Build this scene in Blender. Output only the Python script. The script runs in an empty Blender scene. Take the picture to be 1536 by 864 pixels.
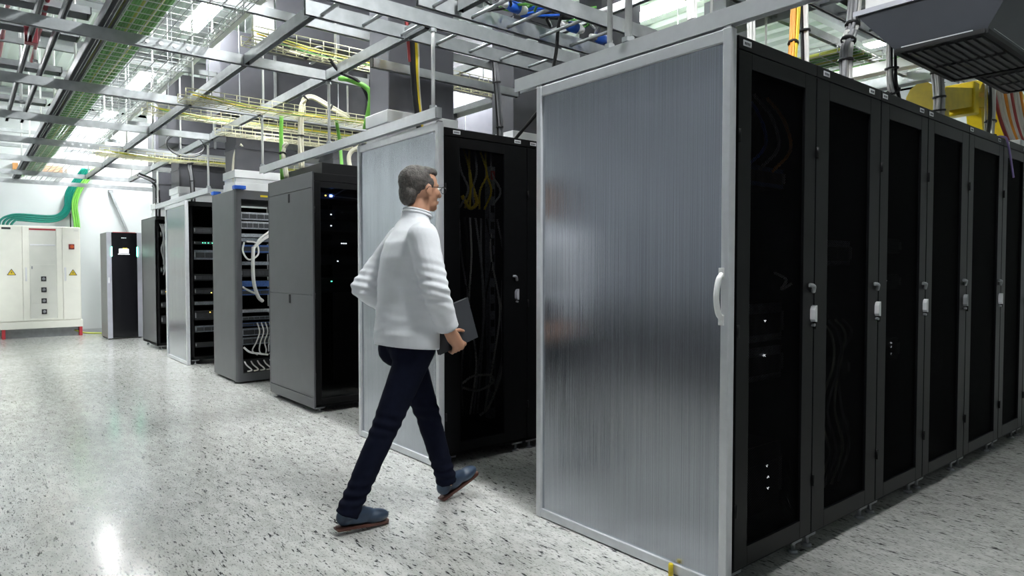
import bpy, bmesh, math, random
from mathutils import Vector, Matrix, noise
PI = math.pi
random.seed(7)
SC = bpy.context.scene
COL = SC.collection
V = Vector

# ------------------------------------------------------------------ materials
MATS = {}
def mat(name, col, rough=0.5, metal=0.0, emit=None, estr=0.0, var=0.06, scale=8.0, spec=0.5, bump=0.0, bscale=60.0, coat=0.0):
    if name in MATS: return MATS[name]
    m = bpy.data.materials.new(name); m.use_nodes = True
    nt = m.node_tree; b = nt.nodes['Principled BSDF']
    tc = nt.nodes.new('ShaderNodeTexCoord')
    nz = nt.nodes.new('ShaderNodeTexNoise'); nz.inputs['Scale'].default_value = scale; nz.inputs['Detail'].default_value = 3
    nt.links.new(tc.outputs['Object'], nz.inputs['Vector'])
    rp = nt.nodes.new('ShaderNodeValToRGB')
    rp.color_ramp.elements[0].position = 0.3; rp.color_ramp.elements[1].position = 0.7
    rp.color_ramp.elements[0].color = tuple(max(0, c*(1-var)) for c in col)+(1,)
    rp.color_ramp.elements[1].color = tuple(min(1, c*(1+var)) for c in col)+(1,)
    nt.links.new(nz.outputs['Fac'], rp.inputs['Fac']); nt.links.new(rp.outputs['Color'], b.inputs['Base Color'])
    b.inputs['Roughness'].default_value = rough; b.inputs['Metallic'].default_value = metal
    b.inputs['Specular IOR Level'].default_value = spec
    b.inputs['Coat Weight'].default_value = coat
    if emit:
        b.inputs['Emission Color'].default_value = tuple(emit)+(1,); b.inputs['Emission Strength'].default_value = estr
    if bump:
        n2 = nt.nodes.new('ShaderNodeTexNoise'); n2.inputs['Scale'].default_value = bscale; n2.inputs['Detail'].default_value = 4
        nt.links.new(tc.outputs['Object'], n2.inputs['Vector'])
        bp = nt.nodes.new('ShaderNodeBump'); bp.inputs['Strength'].default_value = bump; bp.inputs['Distance'].default_value = 0.01
        nt.links.new(n2.outputs['Fac'], bp.inputs['Height']); nt.links.new(bp.outputs['Normal'], b.inputs['Normal'])
    MATS[name] = m
    return m

def floor_mat():
    m = bpy.data.materials.new('speckled_vinyl'); m.use_nodes = True
    nt = m.node_tree; b = nt.nodes['Principled BSDF']; L = nt.links.new; N = nt.nodes.new
    tc = N('ShaderNodeTexCoord')
    def nzs(sx, sy, sc, det=2.0, rot=0.1, off=0.0):
        mp = N('ShaderNodeMapping'); mp.inputs['Scale'].default_value = (sx, sy, 1); mp.inputs['Rotation'].default_value = (0, 0, rot); mp.inputs['Location'].default_value = (off, off, 0)
        n = N('ShaderNodeTexNoise'); n.inputs['Scale'].default_value = sc; n.inputs['Detail'].default_value = det; n.inputs['Roughness'].default_value = 0.55
        L(tc.outputs['Object'], mp.inputs['Vector']); L(mp.outputs['Vector'], n.inputs['Vector']); return n
    def ramp(n, p0, c0, p1, c1):
        r = N('ShaderNodeValToRGB'); e = r.color_ramp.elements
        e[0].position = p0; e[0].color = (*c0, 1); e[1].position = p1; e[1].color = (*c1, 1); L(n.outputs['Fac'], r.inputs['Fac']); return r
    base = ramp(nzs(1, 1, 1.3, 4), 0.3, (0.56, 0.56, 0.535), 0.7, (0.66, 0.66, 0.635))
    mott = ramp(nzs(1.0, 0.35, 26, 3), 0.38, (0.80, 0.80, 0.79), 0.62, (1, 1, 1))
    fleck = ramp(nzs(1.0, 0.22, 85, 2.5, 0.12), 0.325, (0.12, 0.12, 0.13), 0.395, (1, 1, 1))
    fleck2 = ramp(nzs(1.0, 0.30, 150, 2.0, 0.05, 3.1), 0.33, (0.40, 0.40, 0.39), 0.44, (1, 1, 1))
    def mul(a, c):
        x = N('ShaderNodeMix'); x.data_type = 'RGBA'; x.blend_type = 'MULTIPLY'; x.inputs[0].default_value = 1.0
        L(a, x.inputs[6]); L(c, x.inputs[7]); return x.outputs[2]
    o = mul(base.outputs['Color'], mott.outputs['Color']); o = mul(o, fleck.outputs['Color']); o = mul(o, fleck2.outputs['Color'])
    L(o, b.inputs['Base Color'])
    b.inputs['Roughness'].default_value = 0.16; b.inputs['Specular IOR Level'].default_value = 0.42
    n = nzs(1, 1, 3.0, 4); bp = N('ShaderNodeBump'); bp.inputs['Strength'].default_value = 0.025; bp.inputs['Distance'].default_value = 0.02
    L(n.outputs['Fac'], bp.inputs['Height']); L(bp.outputs['Normal'], b.inputs['Normal'])
    return m

def perf_mat(name, col, pitch, hole, rough=0.45):
    """sheet steel with a staggered grid of round holes (object coordinates, plane x-z)"""
    m = bpy.data.materials.new(name); m.use_nodes = True
    nt = m.node_tree; b = nt.nodes['Principled BSDF']; L = nt.links.new; N = nt.nodes.new
    b.inputs['Base Color'].default_value = (*col, 1); b.inputs['Roughness'].default_value = rough; b.inputs['Specular IOR Level'].default_value = 0.02
    tc = N('ShaderNodeTexCoord'); sp = N('ShaderNodeSeparateXYZ'); L(tc.outputs['Object'], sp.inputs[0])
    def math_(op, a, bb=None):
        x = N('ShaderNodeMath'); x.operation = op
        for i, q in enumerate((a, bb)):
            if q is None: continue
            if isinstance(q, (int, float)): x.inputs[i].default_value = q
            else: L(q, x.inputs[i])
        return x.outputs[0]
    k = 2*PI/pitch
    cx = math_('COSINE', math_('MULTIPLY', math_('ADD', sp.outputs['X'], sp.outputs['Z']), k*0.7071))
    cz = math_('COSINE', math_('MULTIPLY', math_('SUBTRACT', sp.outputs['X'], sp.outputs['Z']), k*0.7071))
    f = math_('GREATER_THAN', math_('ADD', cx, cz), hole)
    tr = N('ShaderNodeBsdfTransparent'); mx = N('ShaderNodeMixShader')
    L(f, mx.inputs[0]); L(b.outputs[0], mx.inputs[1]); L(tr.outputs[0], mx.inputs[2])
    L(mx.outputs[0], nt.nodes['Material Output'].inputs['Surface'])
    return m

def glass_mat(name, tint, a=0.75):
    m = bpy.data.materials.new(name); m.use_nodes = True
    nt = m.node_tree; L = nt.links.new; N = nt.nodes.new
    tr = N('ShaderNodeBsdfTransparent'); tr.inputs['Color'].default_value = (*tint, 1)
    gl = N('ShaderNodeBsdfGlossy'); gl.inputs['Roughness'].default_value = 0.04; gl.inputs['Color'].default_value = (0.9, 0.9, 0.9, 1)
    fr = N('ShaderNodeFresnel'); fr.inputs['IOR'].default_value = 1.45
    mx = N('ShaderNodeMixShader'); L(fr.outputs[0], mx.inputs[0]); L(tr.outputs[0], mx.inputs[1]); L(gl.outputs[0], mx.inputs[2])
    nt.nodes.remove(nt.nodes['Principled BSDF']); L(mx.outputs[0], nt.nodes['Material Output'].inputs['Surface'])
    return m

def sheet_mat():
    """ribbed multiwall polycarbonate: cloudy grey with streaks along the flutes"""
    m = bpy.data.materials.new('ribbed_polycarbonate'); m.use_nodes = True
    nt = m.node_tree; b = nt.nodes['Principled BSDF']; L = nt.links.new; N = nt.nodes.new
    tc = N('ShaderNodeTexCoord'); mp = N('ShaderNodeMapping'); mp.inputs['Scale'].default_value = (1, 150, 0.35)
    n = N('ShaderNodeTexNoise'); n.inputs['Scale'].default_value = 1.6; n.inputs['Detail'].default_value = 4; n.inputs['Roughness'].default_value = 0.7
    L(tc.outputs['Object'], mp.inputs['Vector']); L(mp.outputs['Vector'], n.inputs['Vector'])
    r = N('ShaderNodeValToRGB'); e = r.color_ramp.elements
    e[0].position = 0.3; e[0].color = (0.28, 0.295, 0.325, 1); e[1].position = 0.80; e[1].color = (0.54, 0.56, 0.60, 1)
    L(n.outputs['Fac'], r.inputs['Fac']); L(r.outputs['Color'], b.inputs['Base Color'])
    b.inputs['Roughness'].default_value = 0.13; b.inputs['Metallic'].default_value = 0.8; b.inputs['Specular IOR Level'].default_value = 0.7
    bp = N('ShaderNodeBump'); bp.inputs['Strength'].default_value = 0.12; bp.inputs['Distance'].default_value = 0.003
    L(n.outputs['Fac'], bp.inputs['Height']); L(bp.outputs['Normal'], b.inputs['Normal'])
    return m

M_floor = floor_mat()
M_wall = mat('white_painted_wall', (0.61, 0.64, 0.64), 0.6, var=0.02, scale=1.5, bump=0.05)
M_ceil = mat('pale_ceiling_sheet', (0.54, 0.60, 0.57), 0.45, var=0.03, scale=1)
M_joist = mat('grey_joist', (0.42, 0.44, 0.45), 0.5, var=0.05)
M_alu = mat('brushed_aluminium', (0.68, 0.69, 0.71), 0.32, 0.35, var=0.04, scale=20)
M_galv = mat('galvanised_steel', (0.42, 0.44, 0.45), 0.42, 0.45, var=0.12, scale=14)
M_galvd = mat('dull_galvanised_steel', (0.30, 0.31, 0.32), 0.5, 0.4, var=0.12, scale=14)
M_duct = mat('grey_duct_sheet', (0.085, 0.085, 0.098), 0.45, 0.2, var=0.2, scale=3)
M_collar = mat('bright_zinc_collar', (0.78, 0.79, 0.80), 0.4, 0.2, var=0.05)
M_white = mat('white_paint', (0.82, 0.82, 0.81), 0.4, var=0.03)
M_cream = mat('cream_enamel', (0.86, 0.85, 0.77), 0.4, var=0.02)
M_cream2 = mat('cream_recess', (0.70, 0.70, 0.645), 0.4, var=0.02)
M_rack = mat('black_powder_coat', (0.0055, 0.0055, 0.006), 0.42, var=0.15, scale=30, spec=0.25)
M_rackg = mat('graphite_powder_coat', (0.085, 0.087, 0.094), 0.38, var=0.06, scale=6, spec=0.5)
M_door = mat('charcoal_door_steel', (0.0055, 0.0057, 0.0063), 0.36, var=0.12, scale=30, spec=0.17)
M_ins = mat('rack_interior_black', (0.004, 0.004, 0.0045), 0.6, var=0.2, spec=0.2)
M_perf = perf_mat('perforated_steel', (0.0018, 0.0018, 0.0022), 0.0075, 0.3, 0.6)
M_glass = glass_mat('smoked_glass', (0.72, 0.74, 0.76))
M_sheet = sheet_mat()
M_ups = mat('black_gloss_front', (0.006, 0.006, 0.008), 0.22, var=0.1)
M_silver = mat('silver_trim', (0.50, 0.50, 0.56), 0.35, 0.3, var=0.05)
M_upsside = mat('grey_cabinet_side', (0.20, 0.205, 0.20), 0.4, var=0.06)
M_red = mat('red_paint', (0.42, 0.03, 0.04), 0.45, var=0.08)
M_dred = mat('dark_red_paint', (0.20, 0.02, 0.03), 0.5, var=0.1)
M_yel = mat('yellow_plastic', (0.80, 0.60, 0.02), 0.4, var=0.1, scale=9)
M_yeld = mat('yellow_sign_plastic', (0.75, 0.55, 0.02), 0.45, var=0.05)
M_org = mat('orange_cable', (0.78, 0.30, 0.03), 0.45, var=0.1)
M_grn = mat('green_cable', (0.09, 0.29, 0.05), 0.45, var=0.18, scale=12)
M_grnb = mat('bright_green_hose', (0.17, 0.47, 0.07), 0.4, var=0.1)
M_teal = mat('dark_green_hose', (0.0, 0.16, 0.12), 0.35, var=0.1)
M_ygrn = mat('yellow_green_cable', (0.42, 0.46, 0.07), 0.45, var=0.15)
M_cab = mat('white_cable', (0.72, 0.71, 0.68), 0.5, var=0.06)
M_crm = mat('cream_hose', (0.66, 0.63, 0.50), 0.5, var=0.08, bump=0.2, bscale=120)
M_grey = mat('grey_cable', (0.30, 0.30, 0.31), 0.5, var=0.1)
M_blk = mat('black_cable', (0.012, 0.012, 0.013), 0.45, var=0.2)
M_blue = mat('blue_plastic', (0.02, 0.12, 0.60), 0.4, var=0.1)
M_redc = mat('red_cable', (0.36, 0.05, 0.05), 0.45, var=0.1)
M_purp = mat('violet_cable', (0.30, 0.22, 0.50), 0.45, var=0.1)
M_srv = mat('dark_server_face', (0.022, 0.023, 0.025), 0.4, var=0.2, scale=40)
M_srvg = mat('grey_server_face', (0.20, 0.22, 0.25), 0.4, 0.3, var=0.25, scale=50)
M_srvs = mat('silver_server_face', (0.40, 0.42, 0.45), 0.4, 0.4, var=0.25, scale=50)
M_srvb = mat('blue_server_face', (0.05, 0.11, 0.30), 0.4, 0.1, var=0.25, scale=40)
M_bay = mat('drive_bay_dark', (0.04, 0.042, 0.047), 0.45, var=0.2, scale=60)
M_lab = mat('white_label', (0.75, 0.75, 0.77), 0.5, var=0.03)
M_ink = mat('dark_print', (0.05, 0.05, 0.06), 0.6)
M_rub = mat('black_rubber', (0.02, 0.02, 0.02), 0.7)
M_ledy = mat('amber_led', (0.8, 0.5, 0.05), 0.4, emit=(1, 0.62, 0.1), estr=3)
M_ledg = mat('green_led', (0.1, 0.8, 0.4), 0.4, emit=(0.1, 1.0, 0.5), estr=2.5)
M_ledb = mat('blue_led', (0.1, 0.2, 1), 0.4, emit=(0.12, 0.25, 1.0), estr=60)
M_ledw = mat('white_led', (0.8, 0.8, 0.8), 0.4, emit=(0.9, 0.95, 1), estr=1.5)
M_upsled = mat('mint_light_bar', (0.4, 0.9, 0.7), 0.4, emit=(0.12, 1.0, 0.58), estr=7.0)
M_scr = mat('lit_screen', (0.9, 0.95, 1), 0.3, emit=(0.95, 1, 1), estr=2.2)
M_lamp = mat('lit_diffuser', (0.95, 0.97, 1), 0.4, emit=(0.96, 0.99, 1.0), estr=75)
M_skin = mat('skin', (0.52, 0.27, 0.17), 0.5, var=0.06, scale=14)
M_hair = mat('dark_grey_hair', (0.075, 0.065, 0.058), 0.6, var=0.5, scale=60, bump=0.5, bscale=180)
M_shirt = mat('white_cotton', (0.80, 0.81, 0.84), 0.75, var=0.02, bump=0.12, bscale=25)
M_trou = mat('navy_cloth', (0.0055, 0.007, 0.017), 0.9, var=0.12, scale=30, spec=0.1)
M_shoe = mat('navy_leather', (0.030, 0.050, 0.085), 0.4, var=0.2, scale=20)
M_sole = mat('brown_sole', (0.085, 0.030, 0.020), 0.55, var=0.1)
M_lips = mat('lips', (0.42, 0.17, 0.13), 0.5)
M_eye = mat('eye_white', (0.8, 0.79, 0.76), 0.25)
M_fold = mat('dark_grey_folder', (0.045, 0.048, 0.055), 0.45, var=0.1)
M_desk = mat('dark_desk_laminate', (0.03, 0.031, 0.036), 0.4, var=0.1)
M_copper = mat('orange_tray_panel', (0.62, 0.30, 0.10), 0.5, var=0.1)
M_black = mat('flat_black', (0.008, 0.008, 0.009), 0.5)

# ------------------------------------------------------------------ mesh helper
def frame_for(d):
    d = d.normalized(); a = V((0, 0, 1)) if abs(d.z) < 0.9 else V((1, 0, 0))
    u = d.cross(a).normalized(); return u, d.cross(u).normalized()

def spline(pts, n=6):
    P = [V(p) for p in pts]
    if len(P) < 3: return P
    Q = [P[0]*2-P[1]] + P + [P[-1]*2-P[-2]]; out = []
    for i in range(1, len(Q)-2):
        a, b, c, d = Q[i-1:i+3]
        for k in range(n):
            t = k/n
            out.append(0.5*((2*b)+(c-a)*t+(2*a-5*b+4*c-d)*t*t+(3*b-a-3*c+d)*t**3))
    out.append(P[-1]); return out

class MB:
    def __init__(s): s.v = []; s.f = []; s.sm = []
    def face(s, idx, sm=False): s.f.append(idx); s.sm.append(sm)
    def hexa(s, c):
        o = len(s.v); s.v += [V(p) for p in c]
        for q in ((0,3,2,1),(4,5,6,7),(0,1,5,4),(1,2,6,5),(2,3,7,6),(3,0,4,7)): s.face([o+i for i in q])
        return s
    def box(s, x0, x1, y0, y1, z0, z1, b=0):
        if x1 < x0: x0, x1 = x1, x0
        if y1 < y0: y0, y1 = y1, y0
        if z1 < z0: z0, z1 = z1, z0
        if b <= 0:
            return s.hexa([(x0,y0,z0),(x1,y0,z0),(x1,y1,z0),(x0,y1,z0),(x0,y0,z1),(x1,y0,z1),(x1,y1,z1),(x0,y1,z1)])
        b = min(b, (x1-x0)*.45, (y1-y0)*.45, (z1-z0)*.45)
        bm = bmesh.new(); bmesh.ops.create_cube(bm, size=1)
        for q in bm.verts: q.co = V(((x0+x1)/2+q.co.x*(x1-x0), (y0+y1)/2+q.co.y*(y1-y0), (z0+z1)/2+q.co.z*(z1-z0)))
        bmesh.ops.bevel(bm, geom=bm.edges[:], offset=b, segments=2, affect='EDGES', profile=0.5)
        s.addbm(bm); return s
    def addbm(s, bm, sm=False):
        o = len(s.v); bm.verts.index_update(); s.v += [q.co.copy() for q in bm.verts]
        for f in bm.faces: s.face([o+q.index for q in f.verts], sm)
        bm.free()
    def bar(s, p, q, w, h, up=(0,0,1)):
        """rectangular bar from p to q, width w across, height h along up"""
        p = V(p); q = V(q); d = (q-p).normalized(); u = d.cross(V(up))
        if u.length < 1e-4: u = d.cross(V((1,0,0)))
        u.normalize(); n = u.cross(d).normalized()
        a = u*w/2; b = n*h/2
        return s.hexa([p-a-b, p+a-b, p+a+b, p-a+b, q-a-b, q+a-b, q+a+b, q-a+b])
    def channel(s, p, q, w, h, t=0.004):
        """open channel: web plus two flanges"""
        p = V(p); q = V(q); d = (q-p).normalized(); u = d.cross(V((0,0,1))).normalized()
        s.bar(p-u*(w/2-t/2), q-u*(w/2-t/2), t, h); s.bar(p+u*(w/2-t/2), q+u*(w/2-t/2), t, h)
        z = V((0,0,h/2-t/2)); s.bar(p+z, q+z, w-2*t, t)
        return s
    def tube(s, pts, r, n=8, smooth=True, caps=True):
        P = [V(p) for p in pts]; o = len(s.v); u = None
        for i, p in enumerate(P):
            d = (P[min(i+1, len(P)-1)]-P[max(i-1, 0)])
            if d.length < 1e-9: d = V((0,0,1))
            d.normalize()
            if u is None: u, w = frame_for(d)
            else:
                u = (u-d*u.dot(d)); u = u.normalized() if u.length > 1e-6 else frame_for(d)[0]; w = d.cross(u)
            rr = r[i] if isinstance(r, (list, tuple)) else r
            for k in range(n):
                a = 2*PI*k/n; s.v.append(p+(u*math.cos(a)+w*math.sin(a))*rr)
        for i in range(len(P)-1):
            for k in range(n):
                a = o+i*n+k; b = o+i*n+(k+1)%n; s.face([a, b, b+n, a+n], smooth)
        if caps:
            s.face([o+k for k in range(n)][::-1]); e = o+(len(P)-1)*n; s.face([e+k for k in range(n)])
        return s
    def cyl(s, p, q, r, n=12): return s.tube([p, q], r, n)
    def ball(s, c, r, n=12, rot=None):
        """ellipsoid; r is a radius or (rx, ry, rz)"""
        r = (r, r, r) if not isinstance(r, (list, tuple)) else r; c = V(c); o = len(s.v); m = n//2
        for i in range(m+1):
            th = PI*i/m
            for k in range(n):
                ph = 2*PI*k/n; p = V((r[0]*math.sin(th)*math.cos(ph), r[1]*math.sin(th)*math.sin(ph), r[2]*math.cos(th)))
                if rot is not None: p = rot @ p
                s.v.append(c+p)
        for i in range(m):
            for k in range(n):
                a = o+i*n+k; b = o+i*n+(k+1)%n; s.face([a, a+n, b+n, b], True)
        return s
    def cone(s, p, q, r1, r2, n=14):
        """tapered limb with round ends"""
        s.tube([p, q], [r1, r2], n); s.ball(p, r1, n); s.ball(q, r2, n); return s
    def loft(s, rings, n=24, smooth=True):
        """rings: (centre, rx, ry[, yaw, pitch]) ellipses lying across the z axis"""
        o = len(s.v)
        for rg in rings:
            c = V(rg[0]); rx, ry = rg[1], rg[2]; rot = Matrix.Rotation(rg[3] if len(rg) > 3 else 0, 3, 'Z') @ Matrix.Rotation(rg[4] if len(rg) > 4 else 0, 3, 'Y')
            for k in range(n):
                a = 2*PI*k/n; s.v.append(c+rot @ V((rx*math.cos(a), ry*math.sin(a), 0)))
        for i in range(len(rings)-1):
            for k in range(n):
                a = o+i*n+k; b = o+i*n+(k+1)%n; s.face([a, b, b+n, a+n], smooth)
        s.face([o+k for k in range(n)][::-1]); e = o+(len(rings)-1)*n; s.face([e+k for k in range(n)])
        return s
    def prism(s, poly, axis, a0, a1, smooth=False):
        """poly: 2-D outline extruded along axis 'x'|'y'|'z' from a0 to a1"""
        def P(u, v, a): return V((a,u,v)) if axis == 'x' else V((u,a,v)) if axis == 'y' else V((u,v,a))
        o = len(s.v); n = len(poly)
        for a in (a0, a1):
            for u, v in poly: s.v.append(P(u, v, a))
        for k in range(n): s.face([o+k, o+(k+1)%n, o+n+(k+1)%n, o+n+k], smooth)
        s.face([o+k for k in range(n)][::-1]); s.face([o+n+k for k in range(n)]); return s
    def build(s, name, m, parent=None):
        me = bpy.data.meshes.new(name)
        if parent is not None: off = wloc(parent)
        else:
            xs = [p.x for p in s.v]; ys = [p.y for p in s.v]; zs = [p.z for p in s.v]
            off = V(((min(xs)+max(xs))/2, (min(ys)+max(ys))/2, min(zs)))
        me.from_pydata([tuple(p-off) for p in s.v], [], s.f); me.polygons.foreach_set('use_smooth', s.sm)
        bm = bmesh.new(); bm.from_mesh(me); bmesh.ops.recalc_face_normals(bm, faces=bm.faces[:]); bm.to_mesh(me); bm.free()
        me.materials.append(m); me.update()
        o = bpy.data.objects.new(name, me); COL.objects.link(o)
        if parent is not None: o.parent = parent
        else: o.location = off
        return o

def wloc(o):
    p = V(o.location)
    while o.parent is not None: o = o.parent; p += V(o.location)
    return p
def tag(o, label, cat, group=None, kind=None):
    o['label'] = label; o['category'] = cat
    if group: o['group'] = group
    if kind: o['kind'] = kind
    return o
def thing(name, loc, label, cat, group=None):
    o = bpy.data.objects.new(name, None); COL.objects.link(o); o.location = loc; o.empty_display_size = 0.1
    return tag(o, label, cat, group)
def struct(name, mb, m, label, cat):
    o = mb.build(name, m); return tag(o, label, cat, None, 'structure')
def copy_tree(o, parent=None):
    c = o.copy(); COL.objects.link(c)
    if parent is not None: c.parent = parent
    for ch in list(o.children): copy_tree(ch, c)
    return c
NTH = ['first', 'second', 'third', 'fourth', 'fifth', 'sixth', 'seventh', 'eighth', 'ninth', 'tenth', 'eleventh', 'twelfth', 'thirteenth', 'fourteenth', 'fifteenth', 'sixteenth']

# ------------------------------------------------------------------ setting
XL, XR, YN, YB, ZC = -1.6, 12.5, -3.2, 15.3, 4.3
struct('floor', MB().box(XL, XR, YN, YB, -0.1, 0), M_floor, 'light grey vinyl floor with dark streaky flecks', 'floor')
mb = MB(); x = XL
mb.box(XL, XR, YN, YB, ZC+0.05, ZC+0.15)
while x < XR:                                              # trapezoid ribs of the roof sheet
    mb.prism([(x, ZC+0.05), (x+0.04, ZC), (x+0.16, ZC), (x+0.20, ZC+0.05)], 'y', YN, YB); x += 0.3
struct('ceiling', mb, M_ceil, 'pale ribbed metal ceiling above the cable trays', 'ceiling')
struct('wall_back', MB().box(XL, XR, YB, YB+0.2, 0, ZC), M_wall, 'white wall behind the cream electrical cabinets', 'wall')
struct('wall_left', MB().box(XL-0.2, XL, YN, 7.6, 0, ZC), mat('darkened_near_wall', (0.33, 0.35, 0.39), 0.6, var=0.03, scale=1.5), 'near part of the unseen left wall, darkened for the panel reflection', 'wall')  # unseen; coloured darker only so the near clear panel mirrors less light
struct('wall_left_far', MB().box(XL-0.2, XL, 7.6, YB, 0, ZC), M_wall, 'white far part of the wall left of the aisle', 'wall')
struct('wall_right', MB().box(XR, XR+0.2, YN, YB, 0, ZC), M_wall, 'white wall at the far end of the rack rows', 'wall')
struct('wall_front', MB().box(XL, XR, YN-0.2, YN, 0, ZC), M_wall, 'white wall behind the viewpoint', 'wall')
struct('baseboard_back', MB().box(XL, XR, YB-0.015, YB, 0, 0.09), M_joist, 'grey skirting along the foot of the back wall', 'baseboard')
for i, y in enumerate((0.6, 2.2, 3.9, 5.6, 7.3, 9.0, 10.7, 12.4, 14.1)):
    mb = MB(); mb.bar((XL, y, ZC-0.10), (XR, y, ZC-0.10), 0.10, 0.008); mb.bar((XL, y, ZC-0.01), (XR, y, ZC-0.01), 0.10, 0.008); mb.bar((XL, y, ZC-0.055), (XR, y, ZC-0.055), 0.008, 0.084)
    struct('ceiling_joist', mb, M_joist, 'grey steel joist under the ceiling, %s from the viewpoint' % NTH[i], 'joist')

# ------------------------------------------------------------------ ceiling lights
def luminaire(x, y, label):
    t = thing('ceiling_light', (x, y, 4.06), label, 'light', 'ceiling lights')
    MB().box(x-0.11, x+0.11, y-0.62, y+0.62, 4.075, 4.12, 0.006).build('housing', M_white, t)
    MB().box(x-0.095, x+0.095, y-0.60, y+0.60, 4.055, 4.078, 0.008).build('diffuser', M_lamp, t)
    h = MB()
    for dy in (-0.45, 0.45): h.cyl((x, y+dy, 4.12), (x, y+dy, ZC+0.02), 0.006)
    h.build('hanger', M_galv, t)
    return t
aisle = ['above the man', 'above the aisle just beyond the man', 'above the open rack', 'above the dark grey rack near the wall', 'above the black cabinet by the wall']
for i, y in enumerate((1.4, 4.6, 8.0, 11.45, 14.55)):
    luminaire(2.11, y, 'long lit ceiling light %s' % aisle[i])
for i, (x, y) in enumerate(((5.36, 4.85), (5.9, 5.0), (5.5, 7.75), (5.9, 7.8))):
    luminaire(x, y, 'lit ceiling light over the rack rows, ' + ('nearer of the pair above the near rack row', 'farther of the pair above the near rack row', 'left of the pair behind the first grey duct', 'right of the pair behind the first grey duct')[i])
for i, (x, y) in enumerate(((8.9, 3.2), (8.9, 6.2), (8.9, 9.0), (8.9, 12.0), (5.6, 11.5), (-0.6, 10.4))):  # last one is an unseen extra lamp, added to brighten the far left wall
    luminaire(x, y, 'lit ceiling light ' + ('over the far end of the near rack row', 'over the far end of the second rack row', 'over the far end of the third rack row', 'in the far corner of the room', 'high above the last rack rows', 'added beside the left wall to brighten its far part')[i])

# ------------------------------------------------------------------ overhead steel
def xbeam(y, x0, x1, z, label, h=0.072, w=0.042, m=M_galv, holes=False):
    t = thing('support_beam', ((x0+x1)/2, y, z-h/2), label, 'beam', 'overhead steel beams')
    MB().channel((x0, y, z), (x1, y, z), w, h).build('channel', m, t)
    for xx in (x0, x1): MB().box(xx-0.004, xx+0.004, y-w/2, y+w/2, z-h/2, z+h/2).build('end_cap', M_blk, t)
    if holes:
        b = MB()
        for k in range(4): b.cyl((0.98+k*0.085, y-w/2-0.006, z), (0.98+k*0.085, y-w/2, z), 0.013, 10)
        b.build('bolt', M_alu, t)
    return t
def ybeam(x, y0, y1, z, label, h=0.072, w=0.042, m=M_galv):
    t = thing('support_beam', (x, (y0+y1)/2, z-h/2), label, 'beam', 'overhead steel beams')
    MB().channel((x, y0, z), (x, y1, z), w, h).build('channel', m, t)
    for yy in (y0, y1): MB().box(x-w/2, x+w/2, yy-0.004, yy+0.004, z-h/2, z+h/2).build('end_cap', M_blk, t)
    return t
ZB = 2.79
for i, y in enumerate((5.09, 6.70, 8.33, 9.87, 11.53, 13.25, 14.6)):
    xbeam(y, -1.55, 2.62 if i == 0 else 8.5, ZB, 'grey steel beam across the aisle, %s counting away from the viewpoint' % NTH[i], holes=i in (0, 3))
for i, y in enumerate((7.5, 9.1, 10.7, 12.4, 13.9)):
    xbeam(y, -1.55, 2.1, 3.30, 'upper grey beam across the aisle near the ceiling, %s from the viewpoint' % NTH[i], h=0.05, m=M_galv)
for i, y in enumerate((5.6, 6.2, 7.4, 8.9)):
    xbeam(y, -1.55, 0.72, 3.06, 'short grey beam left of the green cable tray, %s from the viewpoint' % NTH[i], h=0.05, w=0.16, m=M_galvd)
for i, (y0, y1) in enumerate(((3.86, 5.06), (5.12, 6.67), (6.73, 8.3), (8.36, 9.84), (9.9, 11.5), (11.56, 13.22))):
    ybeam(1.63, y0, y1, ZB, 'grey strut along the aisle over the front of the racks, %s length from the viewpoint' % NTH[i], m=M_galv)
for i, (y0, y1) in enumerate(((1.0, 3.24), (3.60, 5.06), (5.12, 6.67), (6.73, 8.3), (8.36, 9.84), (9.9, 11.5), (11.56, 13.22))):
    ybeam(2.26, y0, y1, ZB, 'grey strut above the rack ends, %s length from the viewpoint' % NTH[i], m=M_galv)
ybeam(1.93, 3.4, 14.5, 3.5, 'bright white trunking high along the aisle', h=0.06, w=0.09, m=M_white)
for i, x in enumerate((0.715, 0.765)):
    ybeam(x, 2.2, 14.9, 2.86, ('left' if i == 0 else 'right') + ' one of the two dark struts beside the green cable tray', h=0.062, w=0.035, m=M_galvd)
for i, x in enumerate((0.40, 0.535)):
    ybeam(x, 3.0, 9.4, 2.93, ('left' if i == 0 else 'right') + ' one of two short dark struts near the red pipe', h=0.05, w=0.03, m=M_galvd)
xbeam(4.22, 2.2, 3.5, 2.68, 'grey channel crossing in front of the first grey duct', h=0.06, m=M_galv)
xbeam(4.75, -1.55, 6.5, 3.05, 'grey channel high above the man', h=0.06, m=M_galv)
ybeam(3.6, 1.0, 6.4, 3.1, 'grey strut above the second rack row', h=0.06, m=M_galv)
xbeam(2.3, 4.2, 9.0, 3.25, 'grey beam behind the overhead cooling unit', h=0.09, w=0.06, m=M_galvd)
xbeam(3.1, 3.6, 9.0, 3.45, 'pale grey beam behind the orange cables', h=0.07, w=0.05, m=M_galv)
ybeam(7.2, 0.5, 8.0, 3.28, 'pale trunking above the green tray at the right', h=0.10, w=0.14, m=M_white)
ybeam(5.35, 1.2, 8.0, 3.42, 'grey green trunking above the near rack row', h=0.07, w=0.20, m=M_joist)
ybeam(8.3, 0.5, 8.0, 3.40, 'grey trunking at the far right behind the gear', h=0.12, w=0.16, m=M_galv)

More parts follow.
